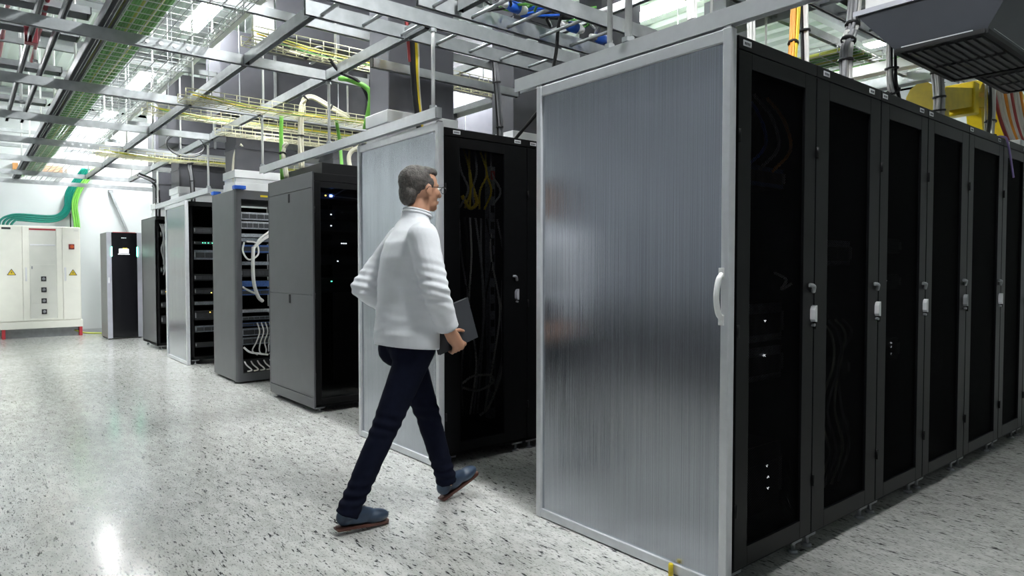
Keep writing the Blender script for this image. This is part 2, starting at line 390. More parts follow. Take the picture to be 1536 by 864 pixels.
def rail(y0, y1, z, label):
    t = thing('guide_rail', (2.275, (y0+y1)/2, z-0.037), label, 'rail', 'white rails over the rack ends')
    MB().channel((2.275, y0, z), (2.275, y1, z), 0.042, 0.066, 0.005).build('channel', M_alu, t)
    for yy in (y0, y1): MB().box(2.254, 2.296, yy-0.005, yy+0.005, z-0.033, z+0.033).build('end_cap', M_galvd, t); return t
rail(0.35, 2.74, 2.222, 'pale aluminium rail above the near clear end panel')
rail(3.50, 6.66, 2.222, 'pale aluminium rail above the end panel behind the man')
rail(8.46, 11.25, 2.19, 'pale aluminium rail above the small far end panel')
def rod(x, y, z0, z1, label, r=0.011, group='white hanger rods'):
    t = thing('hanger_rod', (x, y, z0), label, 'rod', group)
    MB().cyl((x, y, z0), (x, y, z1), r, 8).build('rod', M_white, t)
    n = MB()
    for z in (z0+0.012, z1-0.012): n.tube([(x, y, z-0.01), (x, y, z+0.01)], r*1.9, 6, smooth=False)
    n.build('nut', M_galv, t); return t
for i, (x, y, z0, z1) in enumerate(((2.275, 1.98, 2.255, 4.28), (2.275, 2.09, 2.255, 4.28), (2.275, 3.56, 2.255, 2.75), (2.275, 5.09, 2.255, 2.75), (2.275, 6.63, 2.255, 2.75), (2.275, 8.5, 2.223, 2.75), (2.275, 11.2, 2.223, 2.75))):
    rod(x, y, z0, z1, 'white rod holding a rail over the rack ends, %s from the viewpoint' % NTH[i], 0.016 if i == 0 else 0.012)
k = 0
for y in (4.93, 6.55, 8.2, 9.72, 11.4, 13.1):
    for x, wd in ((1.63, 'over the aisle'), (2.26, 'over the rack ends'), (0.74, 'beside the green tray'), (0.47, 'left of the green tray')):
        if x == 0.47 and y > 9: continue
        z1 = 4.28
        rod(x, y, ZB+(0.036 if x > 1 else 0.105), z1, 'white ceiling rod %s, %s row back' % (wd, NTH[k]), 0.010, 'ceiling hanger rods')
    k += 1
for i, (x, y) in enumerate(((3.55, 5.3), (4.3, 5.3), (5.4, 3.15), (4.6, 3.15), (3.3, 6.9), (4.2, 8.6))):
    rod(x, y, 2.9, 4.28, 'white ceiling rod among the rack rows, ' + ('left one behind the first grey duct', 'right one behind the first grey duct', 'right one above the near rack row', 'left one above the near rack row', 'behind the third rack row', 'behind the open rack row')[i], 0.010, 'ceiling hanger rods')

def ladder(y0, y1, x0, x1, z, label, rung0=0.1):
    t = thing('cable_ladder', ((x0+x1)/2, (y0+y1)/2, z-0.04), label, 'cable ladder', 'cable ladders')
    for y in (y0, y1): MB().channel((x0, y, z), (x1, y, z), 0.03, 0.085).build('side_rail', M_galv, t)
    x = x0+rung0
    while x < x1:
        MB().tube([(x, min(y0, y1)+0.016, z-0.025), (x, max(y0, y1)-0.016, z-0.025)], 0.011, 8).build('rung', M_galv, t); x += 0.27
    return t
ladder(3.57, 3.86, 1.58, 3.55, 2.80, 'cable ladder hanging over the gap before the second rack row')
ladder(2.86, 3.29, 2.0, 3.55, 2.785, 'cable ladder carrying tangled cables above the near end panel')
ladder(1.98, 2.42, 2.6, 8.6, 3.20, 'long cable ladder over the near rack row')
for x, y in ((2.2, 3.43), (3.2, 3.43)):
    pass
mb = MB()

# wire baskets ------------------------------------------------------
M_bask = mat('yellow_zinc_wire', (0.60, 0.58, 0.38), 0.4, 0.3, var=0.15)
def basket(axis, c, a0, a1, w, h, z, label, m=M_bask, step=0.10, nlong=5, r=0.0035, group='wire basket trays'):
    """welded wire tray along x or y, centre line at c"""
    P = (lambda a, o, zz: V((a, c+o, zz))) if axis == 'x' else (lambda a, o, zz: V((c+o, a, zz)))
    t = thing('wire_basket', P((a0+a1)/2, 0, z), label, 'wire basket', group)
    lw = MB()
    for k in range(nlong):
        o = -w/2+w*k/(nlong-1); lw.tube([P(a0, o, z), P(a1, o, z)], r, 5)
    for sd in (-1, 1):
        for zz in (z+h*0.5, z+h): lw.tube([P(a0, sd*w/2, zz), P(a1, sd*w/2, zz)], r, 5)
    lw.build('long_wires', m, t)
    cw = MB(); a = a0
    while a <= a1+1e-6:
        cw.tube([P(a, -w/2, z+h), P(a, -w/2, z), P(a, w/2, z), P(a, w/2, z+h)], r, 5); a += step
    cw.build('cross_wires', m, t)
    a = a0+0.25
    while a < a1:
        MB().tube([P(a, w/2, z), P(a, w/2+0.012, z+0.12), P(a, w/2+0.012, 4.3)], 0.005, 6).build('hanger', M_galv, t); a += 1.9
    return t
basket('x', 4.80, 1.55, 8.0, 0.26, 0.07, 2.84, 'yellowish wire basket tray above the second rack row')
basket('x', 6.05, 1.42, 8.0, 0.26, 0.07, 2.66, 'yellowish wire basket tray above the third rack row')
basket('x', 7.62, 1.44, 7.0, 0.26, 0.07, 2.84, 'yellowish wire basket tray above the open rack row')
basket('x', 7.1, 2.0, 7.0, 0.22, 0.07, 2.62, 'low wire basket tray in front of the open rack row')
basket('x', 9.6, 1.3, 6.0, 0.26, 0.07, 2.66, 'wire basket tray above the small far end panel')
basket('x', 11.0, 1.44, 6.0, 0.26, 0.07, 2.84, 'farthest wire basket tray over the last rack row')
M_bgal = mat('galvanised_wire', (0.60, 0.62, 0.62), 0.4, 0.3, var=0.1)
basket('y', 1.09, 2.2, 14.8, 0.58, 0.06, 2.85, 'long galvanised wire basket holding the green cables', m=M_bgal, step=0.12, nlong=9)
basket('y', 5.9, 2.5, 6.1, 0.5, 0.08, 3.06, 'galvanised wire basket with green cables at the right', m=M_bgal, step=0.15, nlong=7)
basket('y', 7.7, 2.5, 6.1, 0.5, 0.08, 3.40, 'far galvanised wire basket at the upper right', m=M_bgal, step=0.15, nlong=7)

# ------------------------------------------------------------------ cables
def cable(pts, r, m, label, cat='cable', group=None, name='cable', n=6, ns=8):
    o = MB().tube(spline(pts, n), r, ns).build(name, m); return tag(o, label, cat, group)
def bundle(pts, R, r, k, m, label, group='cable bundles', ties=3, name='cable_bundle', m2=None, splay=1.0):
    """k cables running together, tied; pts is the centre line"""
    P = spline(pts, 8); t = thing(name, P[0] if P[0].z < P[-1].z else P[-1], label, 'cable bundle', group)
    for i in range(k):
        a = 2.4*i; rr = R*math.sqrt((i+0.4)/k); ph = random.uniform(0, 6)
        pts2 = []
        for j, p in enumerate(P):
            d = (P[min(j+1, len(P)-1)]-P[max(j-1, 0)]); u, w = frame_for(d); s = j/(len(P)-1); e = 1+(splay-1)*abs(2*s-1)**3
            pts2.append(p+(u*math.cos(a+0.5*math.sin(ph+3*s))+w*math.sin(a+0.5*math.sin(ph+3*s)))*rr*e)
        MB().tube(pts2, r, 6).build('cable', (m2 if m2 and i % 3 == 1 else m), t)
    for q in range(ties):
        j = int(len(P)*(q+0.7)/(ties+0.4)); j = min(max(j, 1), len(P)-2); d = (P[j+1]-P[j-1]).normalized()
        MB().tube([P[j]-d*0.006, P[j]+d*0.006], R+r*1.2, 12).build('tie', M_blk, t)
    return t
# green cables on the long tray
for i in range(14):
    x = 0.79+0.017*i; z = 2.867+0.004*(i % 2); pts = []
    y = 2.25
    while y < 14.9: pts.append((x+random.uniform(-.006, .006), y, z+random.uniform(0, .006))); y += 0.8
    cable(pts, 0.0095, M_grn if i % 5 else M_ygrn, 'green cable lying side by side with others on the long wire tray' if i % 5 else 'yellow green earth cable among the green cables on the long tray', group='green cables on the long tray' if i % 5 else 'earth cables on the long tray', n=3)
for i in range(3):
    x = 0.80+0.028*i; pts = []; y = 2.25
    while y < 14.9: pts.append((x, y+random.uniform(-.1, .1), 2.898+random.uniform(0, .012))); y += 0.7
    cable(pts, 0.014, M_grnb, 'thick bright green cable on the left edge of the long tray', group='thick green cables', n=3)
for i in range(8):
    x = 5.70+0.05*i
    cable([(x, 2.55, 3.085), (x, 3.5, 3.088), (x, 5.0, 3.085), (x, 6.05, 3.086)], 0.022, M_grn if i % 4 else M_ygrn, ('green' if i % 4 else 'yellow green') + ' cable on the wire tray at the right', group=('green' if i % 4 else 'yellow green') + ' cables on the right tray', n=3)
for i in range(8):
    x = 7.50+0.05*i
    cable([(x, 2.55, 3.425), (x, 3.5, 3.428), (x, 6.05, 3.426)], 0.022, M_grn, 'green cable on the far tray at the upper right', group='green cables on the far right tray', n=3)
# cables along the yellow baskets
specs = [(4.80, 2.86, 1.55, 4.6, 'second'), (6.05, 2.68, 1.45, 4.6, 'third'), (7.62, 2.86, 1.48, 4.6, 'open'), (9.6, 2.68, 1.35, 4.6, 'far panel'), (11.0, 2.86, 1.46, 4.6, 'last')]
for yy, zz, xa, xb, nm in specs:
    for i, (mm, cn) in enumerate(((M_ygrn, 'yellow green'), (M_yel, 'yellow'), (M_grn, 'green'), (M_crm, 'cream'))):
        o = yy-0.09+0.06*i+random.uniform(-.02, .02)
        cable([(xa+0.05*i, o, zz+0.03), (xa+0.6, o+0.02, zz-0.005), (xa+1.6, o-0.01, zz+0.005), (xb, o, zz)], 0.006, mm, '%s cable in the wire basket above the %s rack row' % (cn, nm), group='cables in the wire baskets')
# pale hoses over the racks
bundle([(2.46, 6.12, 2.2), (2.45, 6.11, 2.5), (2.46, 6.09, 2.78), (2.54, 6.07, 2.86), (2.72, 6.05, 2.79), (2.9, 6.05, 2.72)], 0.022, 0.011, 4, M_crm, 'cream hoses bent over a strut above the grey rack', ties=3)
bundle([(2.36, 6.25, 2.12), (2.35, 6.3, 2.35), (2.39, 6.3, 2.45)], 0.02, 0.012, 3, M_crm, 'short cream hoses beside the bent ones above the grey rack', ties=1)
cable([(2.40, 6.45, 2.12), (2.40, 6.47, 2.5), (2.38, 6.4, 2.74)], 0.020, M_grnb, 'bright green hose hanging left of the cream hoses', 'hose')
cable([(2.88, 6.15, 2.22), (2.88, 6.2, 2.5), (2.80, 6.1, 2.69)], 0.017, M_grnb, 'bright green hose hanging right of the cream hoses', 'hose')
cable([(2.97, 6.15, 2.22), (2.97, 6.18, 2.38), (3.06, 6.15, 2.46), (3.3, 6.1, 2.47)], 0.022, M_crm, 'cream hose bending right behind the clear end panel', 'hose')
cable([(2.30, 4.95, 2.75), (2.36, 4.85, 2.72), (2.46, 4.75, 2.62), (2.44, 4.8, 2.35)], 0.020, M_grnb, 'bright green cable beside the first grey duct', 'cable')
cable([(2.0, 4.9, 2.83), (2.12, 4.88, 2.93), (2.25, 4.86, 2.78), (2.4, 4.8, 2.70), (2.5, 4.78, 2.5)], 0.014, M_blk, 'black cable looping over the strut beside the first grey duct', 'cable')
cable([(2.44, 8.0, 2.16), (2.43, 8.05, 2.4), (2.45, 8.0, 2.62), (2.50, 7.95, 2.68)], 0.022, M_crm, 'cream hose rising in front of the duct on the open rack', 'hose')
bundle([(2.38, 9.6, 2.135), (2.36, 9.58, 2.45), (2.34, 9.6, 2.62), (2.40, 9.6, 2.70)], 0.028, 0.011, 5, M_blk, 'black cables dropping behind the far aluminium rail', ties=2, m2=M_grey)
bundle([(2.42, 11.9, 2.09), (2.40, 11.8, 2.4), (2.35, 11.7, 2.6), (2.1, 11.6, 2.7)], 0.03, 0.013, 4, M_blk, 'black cables rising from the last rack', ties=2, m2=M_grey)
for i, (mm, nm, dz) in enumerate(((M_blk, 'black', 0), (M_grey, 'grey', 0.03))):
    cable([(2.05+0.21*math.cos(q*PI/4+i)*1.0, 8.55+0.05*i, 2.70+dz+0.13*math.sin(q*PI/4+i)) for q in range(9)], 0.006, mm, nm+' cable coiled in a ring above the far aisle', 'cable')
# black, yellow and red bundle in front of the first duct
for mm, nm, dx, dr in ((M_blk, 'black', 0.0, 0.017), (M_yel, 'yellow', 0.035, 0.013), (M_redc, 'red', -0.025, 0.013), (M_blk, 'second black', 0.012, 0.014), (M_crm, 'pale', 0.05, 0.010)):
    if nm == 'red': pts = [(2.34+dx, 3.95, 2.93), (2.36+dx, 3.96, 2.80), (2.385+dx, 3.98, 2.66)]
    else: pts = [(2.34+dx, 3.95, 2.93), (2.36+dx, 3.96, 2.75), (2.40+dx*.8, 4.0, 2.5), (2.46+dx*.6, 4.02, 2.17)]
    cable(pts, dr, mm, '%s power cable dropping in front of the first grey duct' % nm, 'cable', 'power cables by the first duct')
bundle([(3.13, 3.98, 2.16), (3.12, 3.97, 2.35), (3.06, 3.92, 2.6), (3.02, 3.9, 2.85)], 0.020, 0.009, 5, M_blk, 'black and grey cables dropping onto the second rack', ties=2, m2=M_grey)
# tangle on the near ladder
for i, (mm, nm) in enumerate(((M_blk, 'black'), (M_grn, 'green'), (M_blue, 'blue'), (M_blk, 'thick black'), (M_grn, 'pale green'), (M_grey, 'grey'))):
    x0 = 2.42+0.17*i; pts = []
    for k in range(9):
        pts.append((x0+0.09*math.sin(k*1.9+i), 3.10+0.12*math.cos(k*1.7+i*2), 2.79+0.011*k+0.010*i))
    cable(pts, 0.013 if 'thick' in nm else 0.008, mm, '%s cable looped on the ladder above the near end panel' % nm, 'cable', 'tangled cables on the near ladder')
cable([(2.93, 3.10, 2.86), (2.94, 3.14, 2.78), (2.95, 3.18, 2.6), (2.96, 3.30, 2.35), (2.98, 3.62, 2.16)], 0.012, M_blk, 'black cable hanging from the near ladder through its rungs', 'cable')
def plug(x, y, z, label):
    t = thing('power_connector', (x, y, z-0.03), label, 'connector', 'blue power connectors')
    MB().tube([(x-0.06, y, z), (x-0.02, y, z), (x+0.03, y, z)], [0.022, 0.032, 0.034], 14).build('body', M_blue, t)
    MB().tube([(x+0.03, y, z), (x+0.05, y, z), (x+0.09, y, z)], [0.036, 0.036, 0.02], 14).build('collar', M_white, t)
    MB().tube([(x-0.11, y, z), (x-0.06, y, z)], [0.014, 0.022], 12).build('cap', M_white, t)
plug(2.55, 3.10, 2.81, 'blue and white round connector on the near ladder')
plug(3.05, 3.12, 2.81, 'blue connector under the tangled green cables')
plug(3.36, 3.16, 2.81, 'blue connector beside the white hanger rods')
# bundles rising from the near rack row
bundle([(2.76, 2.0, 2.16), (2.78, 2.0, 2.4), (2.79, 2.02, 2.58), (2.84, 2.02, 3.16)], 0.026, 0.0065, 12, M_cab, 'white cable bundle fanning out above the near end panel', ties=1, splay=1.4)
bundle([(2.82, 1.72, 2.16), (2.82, 1.72, 2.4), (2.82, 1.75, 2.65), (2.84, 1.90, 3.16)], 0.016, 0.007, 6, M_cab, 'white cables just behind the first label of the near row', ties=4)
bundle([(3.62, 1.95, 2.16), (3.62, 1.95, 2.45), (3.68, 1.97, 2.65), (3.72, 1.97, 3.16)], 0.022, 0.007, 9, M_org, 'orange and yellow fibre cables rising from the near row', ties=1, m2=M_yel, splay=1.3)
bundle([(3.80, 1.97, 2.16), (3.80, 1.97, 2.5), (3.80, 1.99, 3.16)], 0.022, 0.009, 6, M_blk, 'black cables beside the orange fibre cables', ties=4, m2=M_cab)
bundle([(4.35, 1.98, 2.16), (4.34, 1.98, 2.45), (4.34, 1.98, 2.65), (4.42, 1.98, 2.82), (4.52, 2.0, 3.16)], 0.034, 0.010, 9, M_grey, 'thick grey cable bundle between the orange cables and the cooling unit', ties=6, m2=M_cab)
bundle([(5.25, 2.0, 2.16), (5.16, 2.0, 2.45), (5.08, 2.0, 2.62), (5.06, 2.0, 3.16)], 0.034, 0.010, 8, M_cab, 'black and white cables passing behind the cooling unit', ties=5, m2=M_blk)
bundle([(5.70, 1.90, 2.16), (5.68, 1.9, 2.4), (5.66, 1.9, 2.62), (5.66, 1.97, 3.16)], 0.034, 0.010, 9, M_cab, 'white cables in front of the yellow fibre duct', ties=6, m2=M_cab)
bundle([(7.15, 1.95, 2.16), (7.12, 1.97, 2.42), (7.15, 1.98, 2.62), (7.2, 2.0, 3.16)], 0.038, 0.010, 9, M_cab, 'pale cables with black ties near the white box', ties=4)
for i in range(9):
    x = 7.6+0.11*i
    cable([(x+0.3, 1.95, 2.16), (x+0.1, 1.97, 2.42), (x-0.15, 2.0, 2.7), (x-0.4, 2.02, 3.16)], 0.016, (M_redc, M_cab, M_cab, M_org, M_cab)[i % 5], ('red', 'white', 'white', 'orange', 'white')[i % 5]+' cable fanning down at the far right end of the near row', group='fanned cables at the right edge')
cable([(6.6, 1.9, 2.17), (6.9, 1.9, 2.30), (7.2, 1.85, 2.34), (7.35, 1.6, 2.22), (7.2, 1.44, 2.16)], 0.009, M_purp, 'violet cable arching over the top of the near row', 'cable')
cable([(5.52, 1.55, 2.165), (5.54, 1.46, 2.17), (5.56, 1.435, 2.12), (5.68, 1.43, 1.90)], 0.007, M_purp, 'loose violet cable end hanging down the rack front', 'cable')
cable([(6.5, 1.8, 2.16), (6.62, 1.85, 2.35), (6.85, 1.9, 2.62), (7.05, 1.98, 3.14)], 0.016, M_blk, 'black cable leaning in front of the yellow fibre duct', 'cable')
cable([(7.6, 1.75, 2.16), (7.95, 1.8, 2.42), (8.1, 1.85, 2.66)], 0.022, M_blk, 'black cable curving before the fanned cables', 'cable')
tag(MB().box(6.95, 7.25, 1.7, 1.95, 2.156, 2.36, 0.01).build('junction_box', M_white), 'small white box standing on the near rack row', 'box')

# yellow fibre duct
yt = thing('fibre_duct', (7.2, 2.25, 2.3), 'yellow plastic fibre duct running behind the near rack row', 'cable duct')
mb = MB()
for ya in (2.06, 2.248): mb.prism([(6.3, 2.58), (6.3, 2.76), (7.0, 2.87), (7.02, 2.80), (8.5, 2.97), (8.5, 2.90), (7.0, 2.72)], 'y', ya, ya+0.012)
mb.prism([(6.3, 2.58), (7.0, 2.72), (8.5, 2.90), (8.5, 2.888), (7.0, 2.708), (6.3, 2.568)], 'y', 2.06, 2.26)
mb.build('trough', M_yel, yt)
MB().prism([(2.04, 2.42), (2.04, 2.68), (2.07, 2.74), (2.12, 2.775), (2.20, 2.775), (2.25, 2.74), (2.28, 2.68), (2.28, 2.42)], 'x', 6.08, 6.32).build('end_elbow', M_yel, yt)
MB().box(6.93, 7.06, 2.04, 2.28, 2.64, 2.92, 0.014).build('joint', M_yel, yt)
MB().prism([(7.06, 2.84), (7.2, 2.98), (7.6, 3.08), (8.3, 3.10), (8.5, 3.0), (7.6, 2.90)], 'y', 2.05, 2.27).build('cover', M_yel, yt)
MB().prism([(7.3, 2.76), (7.55, 2.79), (7.5, 2.5), (7.38, 2.5)], 'y', 2.10, 2.22).build('spout', M_yel, yt)
MB().prism([(8.0, 2.85), (8.45, 2.90), (8.95, 2.18), (8.45, 2.18)], 'y', 2.10, 2.22).build('drop_chute', M_yel, yt)
for i in range(5):
    cable([(6.4, 2.09+0.035*i, 2.64), (7.0, 2.09+0.035*i, 2.76), (7.7, 2.09+.035*i, 2.85), (8.5, 2.09+.035*i, 2.95)], 0.017, (M_crm, M_cab, M_org)[i % 3], ('cream', 'white', 'orange')[i % 3]+' cable lying in the yellow fibre duct', group='cables in the yellow duct')

# ------------------------------------------------------------------ cooling unit at the upper right
hu = thing('cooling_unit', (5.3, 1.5, 2.6), 'dark overhead cooling unit with louvred underside above the near racks', 'cooling unit')
zb, zt = 2.60, 2.86
M_hood = mat('dark_grey_hood', (0.034, 0.038, 0.047), 0.4, var=0.1, scale=4)
for x0, x1, y0, y1, tx0, tx1, ty0, ty1 in ((4.47, 5.45, 1.27, 1.735, 4.42, 5.60, 1.10, 1.95), (5.47, 6.13, 1.27, 1.60, 5.61, 6.3, 1.10, 1.75)):
    MB().hexa([(x0, y0, zb), (x1, y0, zb), (x1, y1, zb), (x0, y1, zb), (tx0, ty0, zt), (tx1, ty0, zt), (tx1, ty1, zt), (tx0, ty1, zt)]).build('hood', M_hood, hu)
    cs = MB()
    for p, q in (((x0, y0), (x1, y0)), ((x0, y1), (x1, y1)), ((x0, y0), (x0, y1)), ((x1, y0), (x1, y1))): cs.bar((p[0], p[1], zb), (q[0], q[1], zb), 0.026, 0.026)
    cs.build('seal_frame', M_black, hu)
    lo = MB(); n = int((y1-y0-0.06)/0.045); xm = (x0+x1)/2
    for k in range(n):
        y = y0+0.05+k*0.045
        for xa, xb in ((x0+0.06, xm-0.03), (xm+0.03, x1-0.06)): lo.bar((xa, y, zb-0.010), (xb, y, zb-0.010), 0.026, 0.008)
    MB().box(x0+0.04, x1-0.04, y0+0.03, y1-0.03, zb-0.004, zb+0.004).build('gap_shade', M_black, hu)  # shade in the gaps between the louvres, put in as a black sheet
    lo.build('louvres', mat('louvre_grey', (0.075, 0.078, 0.080), 0.45, var=0.1), hu)
    MB().box(tx0-0.02, tx1+0.0, ty0-0.02, ty1+0.02, zt, zt+0.03).build('flange', M_silver, hu)
MB().bar((4.462, 1.33, zb+0.014), (4.462, 1.705, zb+0.014), 0.006, 0.012).build('edge_trim', M_alu, hu)
MB().bar((4.55, 1.255, zb+0.03), (6.1, 1.255, zb+0.03), 0.006, 0.010).build('edge_trim', M_alu, hu)
mb = MB(); mb.box(4.45, 5.22, 1.15, 1.92, zt+0.03, zt+0.55, 0.01)
for k in range(3): mb.box(4.444, 5.225, 1.145, 1.925, zt+0.13+0.14*k, zt+0.145+0.14*k)
mb.build('housing', M_white, hu)
MB().box(5.23, 6.25, 1.17, 1.72, zt+0.03, zt+0.6, 0.01).build('fan_box', M_duct, hu)
for xx, yy in ((4.52, 1.22), (6.2, 1.22), (4.52, 1.86), (6.2, 1.68)): MB().cyl((xx, yy, zt+0.5), (xx, yy, 4.3), 0.008).build('hanger', M_galv, hu)

# ------------------------------------------------------------------ exhaust ducts
def chimney(x0, x1, y0, y1, zr, label, ztop=4.29):
    t = thing('exhaust_duct', ((x0+x1)/2, (y0+y1)/2, zr), label, 'duct', 'grey exhaust ducts on the racks')
    zc = zr+0.17
    c = MB(); c.box(x0-0.02, x1+0.02, y0-0.02, y1+0.02, zr, zr+0.10, 0.004); c.box(x0-0.01, x1+0.01, y0-0.01, y1+0.01, zr+0.10, zr+0.15, 0.004); c.box(x0-0.025, x1+0.025, y0-0.025, y1+0.025, zr+0.15, zc+0.07, 0.004)
    c.build('collar', M_collar, t)
    MB().box(x0, x1, y0, y1, zc+0.07, ztop, 0.006).build('duct', M_duct, t)
    zj = 2.2+(ztop-2.2)*0.55; MB().box(x0-0.008, x1+0.008, y0-0.008, y1+0.008, zj, zj+0.025).build('joint_band', M_duct, t)
    return t
chimney(2.39, 2.955, 4.33, 4.62, 2.165, 'grey duct rising from the rack behind the man')
chimney(3.55, 4.10, 4.33, 4.62, 2.165, 'grey duct rising just left of the near end panel')
chimney(4.60, 5.15, 4.33, 4.62, 2.165, 'grey duct third along the second rack row')
chimney(6.6, 7.15, 4.33, 4.62, 2.165, 'grey duct fourth along the second rack row')
chimney(2.43, 3.0, 7.95, 8.36, 2.15, 'grey duct rising from the open rack with servers', 3.0)
chimney(3.6, 4.2, 7.95, 8.36, 2.15, 'grey duct behind the open rack', 3.0)
chimney(2.30, 2.9, 10.0, 10.45, 2.14, 'dark duct rising from the rack behind the small far end panel', 2.95)
chimney(2.45, 3.0, 11.95, 12.45, 2.08, 'dark duct rising from the last rack before the wall', 2.95)
def header(y0, y1, x0, x1, z0, z1, label):
    t = thing('air_duct', ((x0+x1)/2, (y0+y1)/2, z0), label, 'duct', 'horizontal air ducts')
    MB().box(x0, x1, y0, y1, z0, z1, 0.01).build('duct', M_duct, t)
    x = x0+0.6
    while x < x1: MB().box(x, x+0.03, y0-0.012, y1+0.012, z0-0.012, z1+0.012).build('joint_band', M_galvd, t); x += 1.2
    h = MB()
    for xx in (x0+0.3, x1-0.3):
        for yy in (y0+0.05, y1-0.05): h.cyl((xx, yy, z1), (xx, yy, 4.3), 0.008)
    h.build('hanger', M_galv, t)
header(6.2, 6.85, 2.25, 8.2, 3.42, 3.95, 'grey air duct running high above the third rack row')
header(7.9, 8.45, 2.25, 8.0, 3.0, 3.95, 'deep dark air duct above the open rack row')
header(9.98, 10.5, 2.15, 8.0, 2.95, 3.9, 'deep dark air duct above the small far end panel row')
header(11.9, 12.5, 2.4, 8.0, 2.95, 3.9, 'grey air duct high near the back wall')

# ------------------------------------------------------------------ racks
def sticker(x, y, z, w, parent, face='y'):
    s = MB().box(x-w/2, x+w/2, y-0.002, y, z-0.011, z+0.011).build('label', M_lab, parent)
    p = MB()
    for k in range(4): p.box(x-w*0.36+k*w*0.19, x-w*0.36+k*w*0.19+w*0.12, y-0.0028, y-0.002, z-0.006, z+0.004)
    p.build('print', M_ink, s)
def swing_handle(x, y, z, parent, m=M_lab):
    """small swing lever with cylinder lock under it and a dark finger recess above"""
    h = MB().prism([(x-0.011, z-0.024), (x-0.003, z-0.036), (x+0.011, z-0.036), (x+0.011, z+0.036), (x-0.003, z+0.032), (x-0.011, z+0.016)], 'y', y-0.022, y).build('handle', m, parent)
    MB().cyl((x+0.003, y-0.016, z-0.05), (x+0.003, y, z-0.05), 0.007, 12).build('lock', M_galvd, h)
    MB().tube(spline([(x-0.032, y-0.006, z+0.125), (x-0.012, y-0.016, z+0.12), (x+0.004, y-0.006, z+0.095)]), 0.009, 8).build('latch', M_galvd, h)
def rack(x0, x1, y0, y1, z1, label, door='perf', margins=(0.095, 0.095, 0.075, 0.075), zb=0.09, handle=None, labels=(), mside=M_rack, mdoor=M_door, feet=True, group='black server racks', hmat=M_lab, fascia=0.05, mesh=None, rear=True):
    t = thing('server_rack', ((x0+x1)/2, (y0+y1)/2, 0), label, 'server rack', group)
    e = 0.001
    x0 += e; x1 -= e
    f = MB()
    for xx in (x0, x1-0.045):
        for yy in (y0+0.03, y1-0.06): f.box(xx, xx+0.045, yy, yy+0.045, zb-0.02, z1-0.02)
    f.box(x0, x1, y0+0.03, y1, zb-0.03, zb+0.01)
    f.build('frame', M_ins, t)
    MB().box(x0, x0+0.018, y0+0.03, y1, zb-0.01, z1-0.01, 0.003).build('side_panel', mside, t)
    MB().box(x1-0.018, x1, y0+0.03, y1, zb-0.01, z1-0.01, 0.003).build('side_panel', mside, t)
    MB().box(x0, x1, y0+0.025, y1, z1-0.012, z1, 0.003).build('top_panel', M_rack, t)
    if rear: MB().box(x0+0.002, x1-0.002, y1, y1+0.012, zb, z1-0.01, 0.003).build('rear_door', M_rack, t)
    fa = MB().box(x0, x1, y0, y0+0.028, z1-fascia, z1, 0.003).build('fascia', M_rack if mdoor is M_door else mdoor, t)
    for lx in labels: sticker(lx, y0, z1-0.024, 0.055, fa)
    zt = z1-fascia-0.004
    l, r, tp, bt = margins
    if door:
        d = MB(); xa, xb = x0+0.003, x1-0.003
        d.box(xa, xa+l, y0, y0+0.026, zb, zt, 0.002); d.box(xb-r, xb, y0, y0+0.026, zb, zt, 0.002)
        d.box(xa+l, xb-r, y0, y0+0.026, zt-tp, zt, 0.002); d.box(xa+l, xb-r, y0, y0+0.026, zb, zb+bt, 0.002)
        d = d.build('door', mdoor, t)
        MB().box(xa+l-0.004, xb-r+0.004, y0+0.012, y0+0.0135, zb+bt-0.004, zt-tp+0.004).build('door_mesh' if door == 'perf' else 'door_glass', M_perf if door == 'perf' else M_glass, d)
        if handle: swing_handle(handle[0], y0, handle[1], d, hmat)
        for zz in (0.3, 1.0, 1.75): MB().cyl((x0+0.004, y0-0.005, zz), (x0+0.004, y0-0.005, zz+0.05), 0.006, 8).build('hinge', M_rack, d)
    if feet:
        for xx in (x0+0.06, x1-0.06):
            for yy in (y0+0.05, y1-0.06):
                q = MB(); q.box(xx-0.045, xx+0.045, yy-0.02, yy+0.02, zb-0.042, zb-0.026, 0.003); q.cyl((xx, yy, 0.014), (xx, yy, zb-0.03), 0.009, 10); q.tube([(xx, yy, 0.0), (xx, yy, 0.014)], [0.024, 0.018], 12)
                q.build('foot', M_galvd, t)
    return t
R1 = [2.295, 2.905, 3.565, 4.18, 4.845, 5.53, 6.09, 6.72, 7.35, 7.98]
wh = ['beside the near end panel', 'second along the near row', 'third along the near row', 'fourth along the near row', 'fifth along the near row', 'sixth along the near row', 'seventh along the near row', 'eighth along the near row', 'ninth along the near row']
MG = [(0.09, 0.095, 0.062, 0.075), (0.115, 0.115, 0.082, 0.075), (0.095, 0.09, 0.075, 0.07), (0.09, 0.115, 0.07, 0.06), (0.09, 0.09, 0.075, 0.065)]
HD = [(2.882, 1.07), (3.535, 1.066), None, (4.80, 1.07), (5.49, 1.06), None, (6.68, 1.06), (7.3, 1.06), (7.94, 1.06)]
LB = [(2.353,), (2.992, 3.455), (3.609, 4.084), (4.22,), (4.886, 5.43), (5.62, 6.02), (6.2,), (6.85,), (7.5,)]
for i in range(9):
    h = HD[i]
    if i == 2: h = (4.155, 1.06)
    hm = M_galvd if i == 3 else M_lab
    rack(R1[i], R1[i+1], 1.45, 2.55, 2.156, 'black server rack with mesh door, ' + wh[i], margins=MG[i % 5], handle=h, labels=LB[i], hmat=hm)
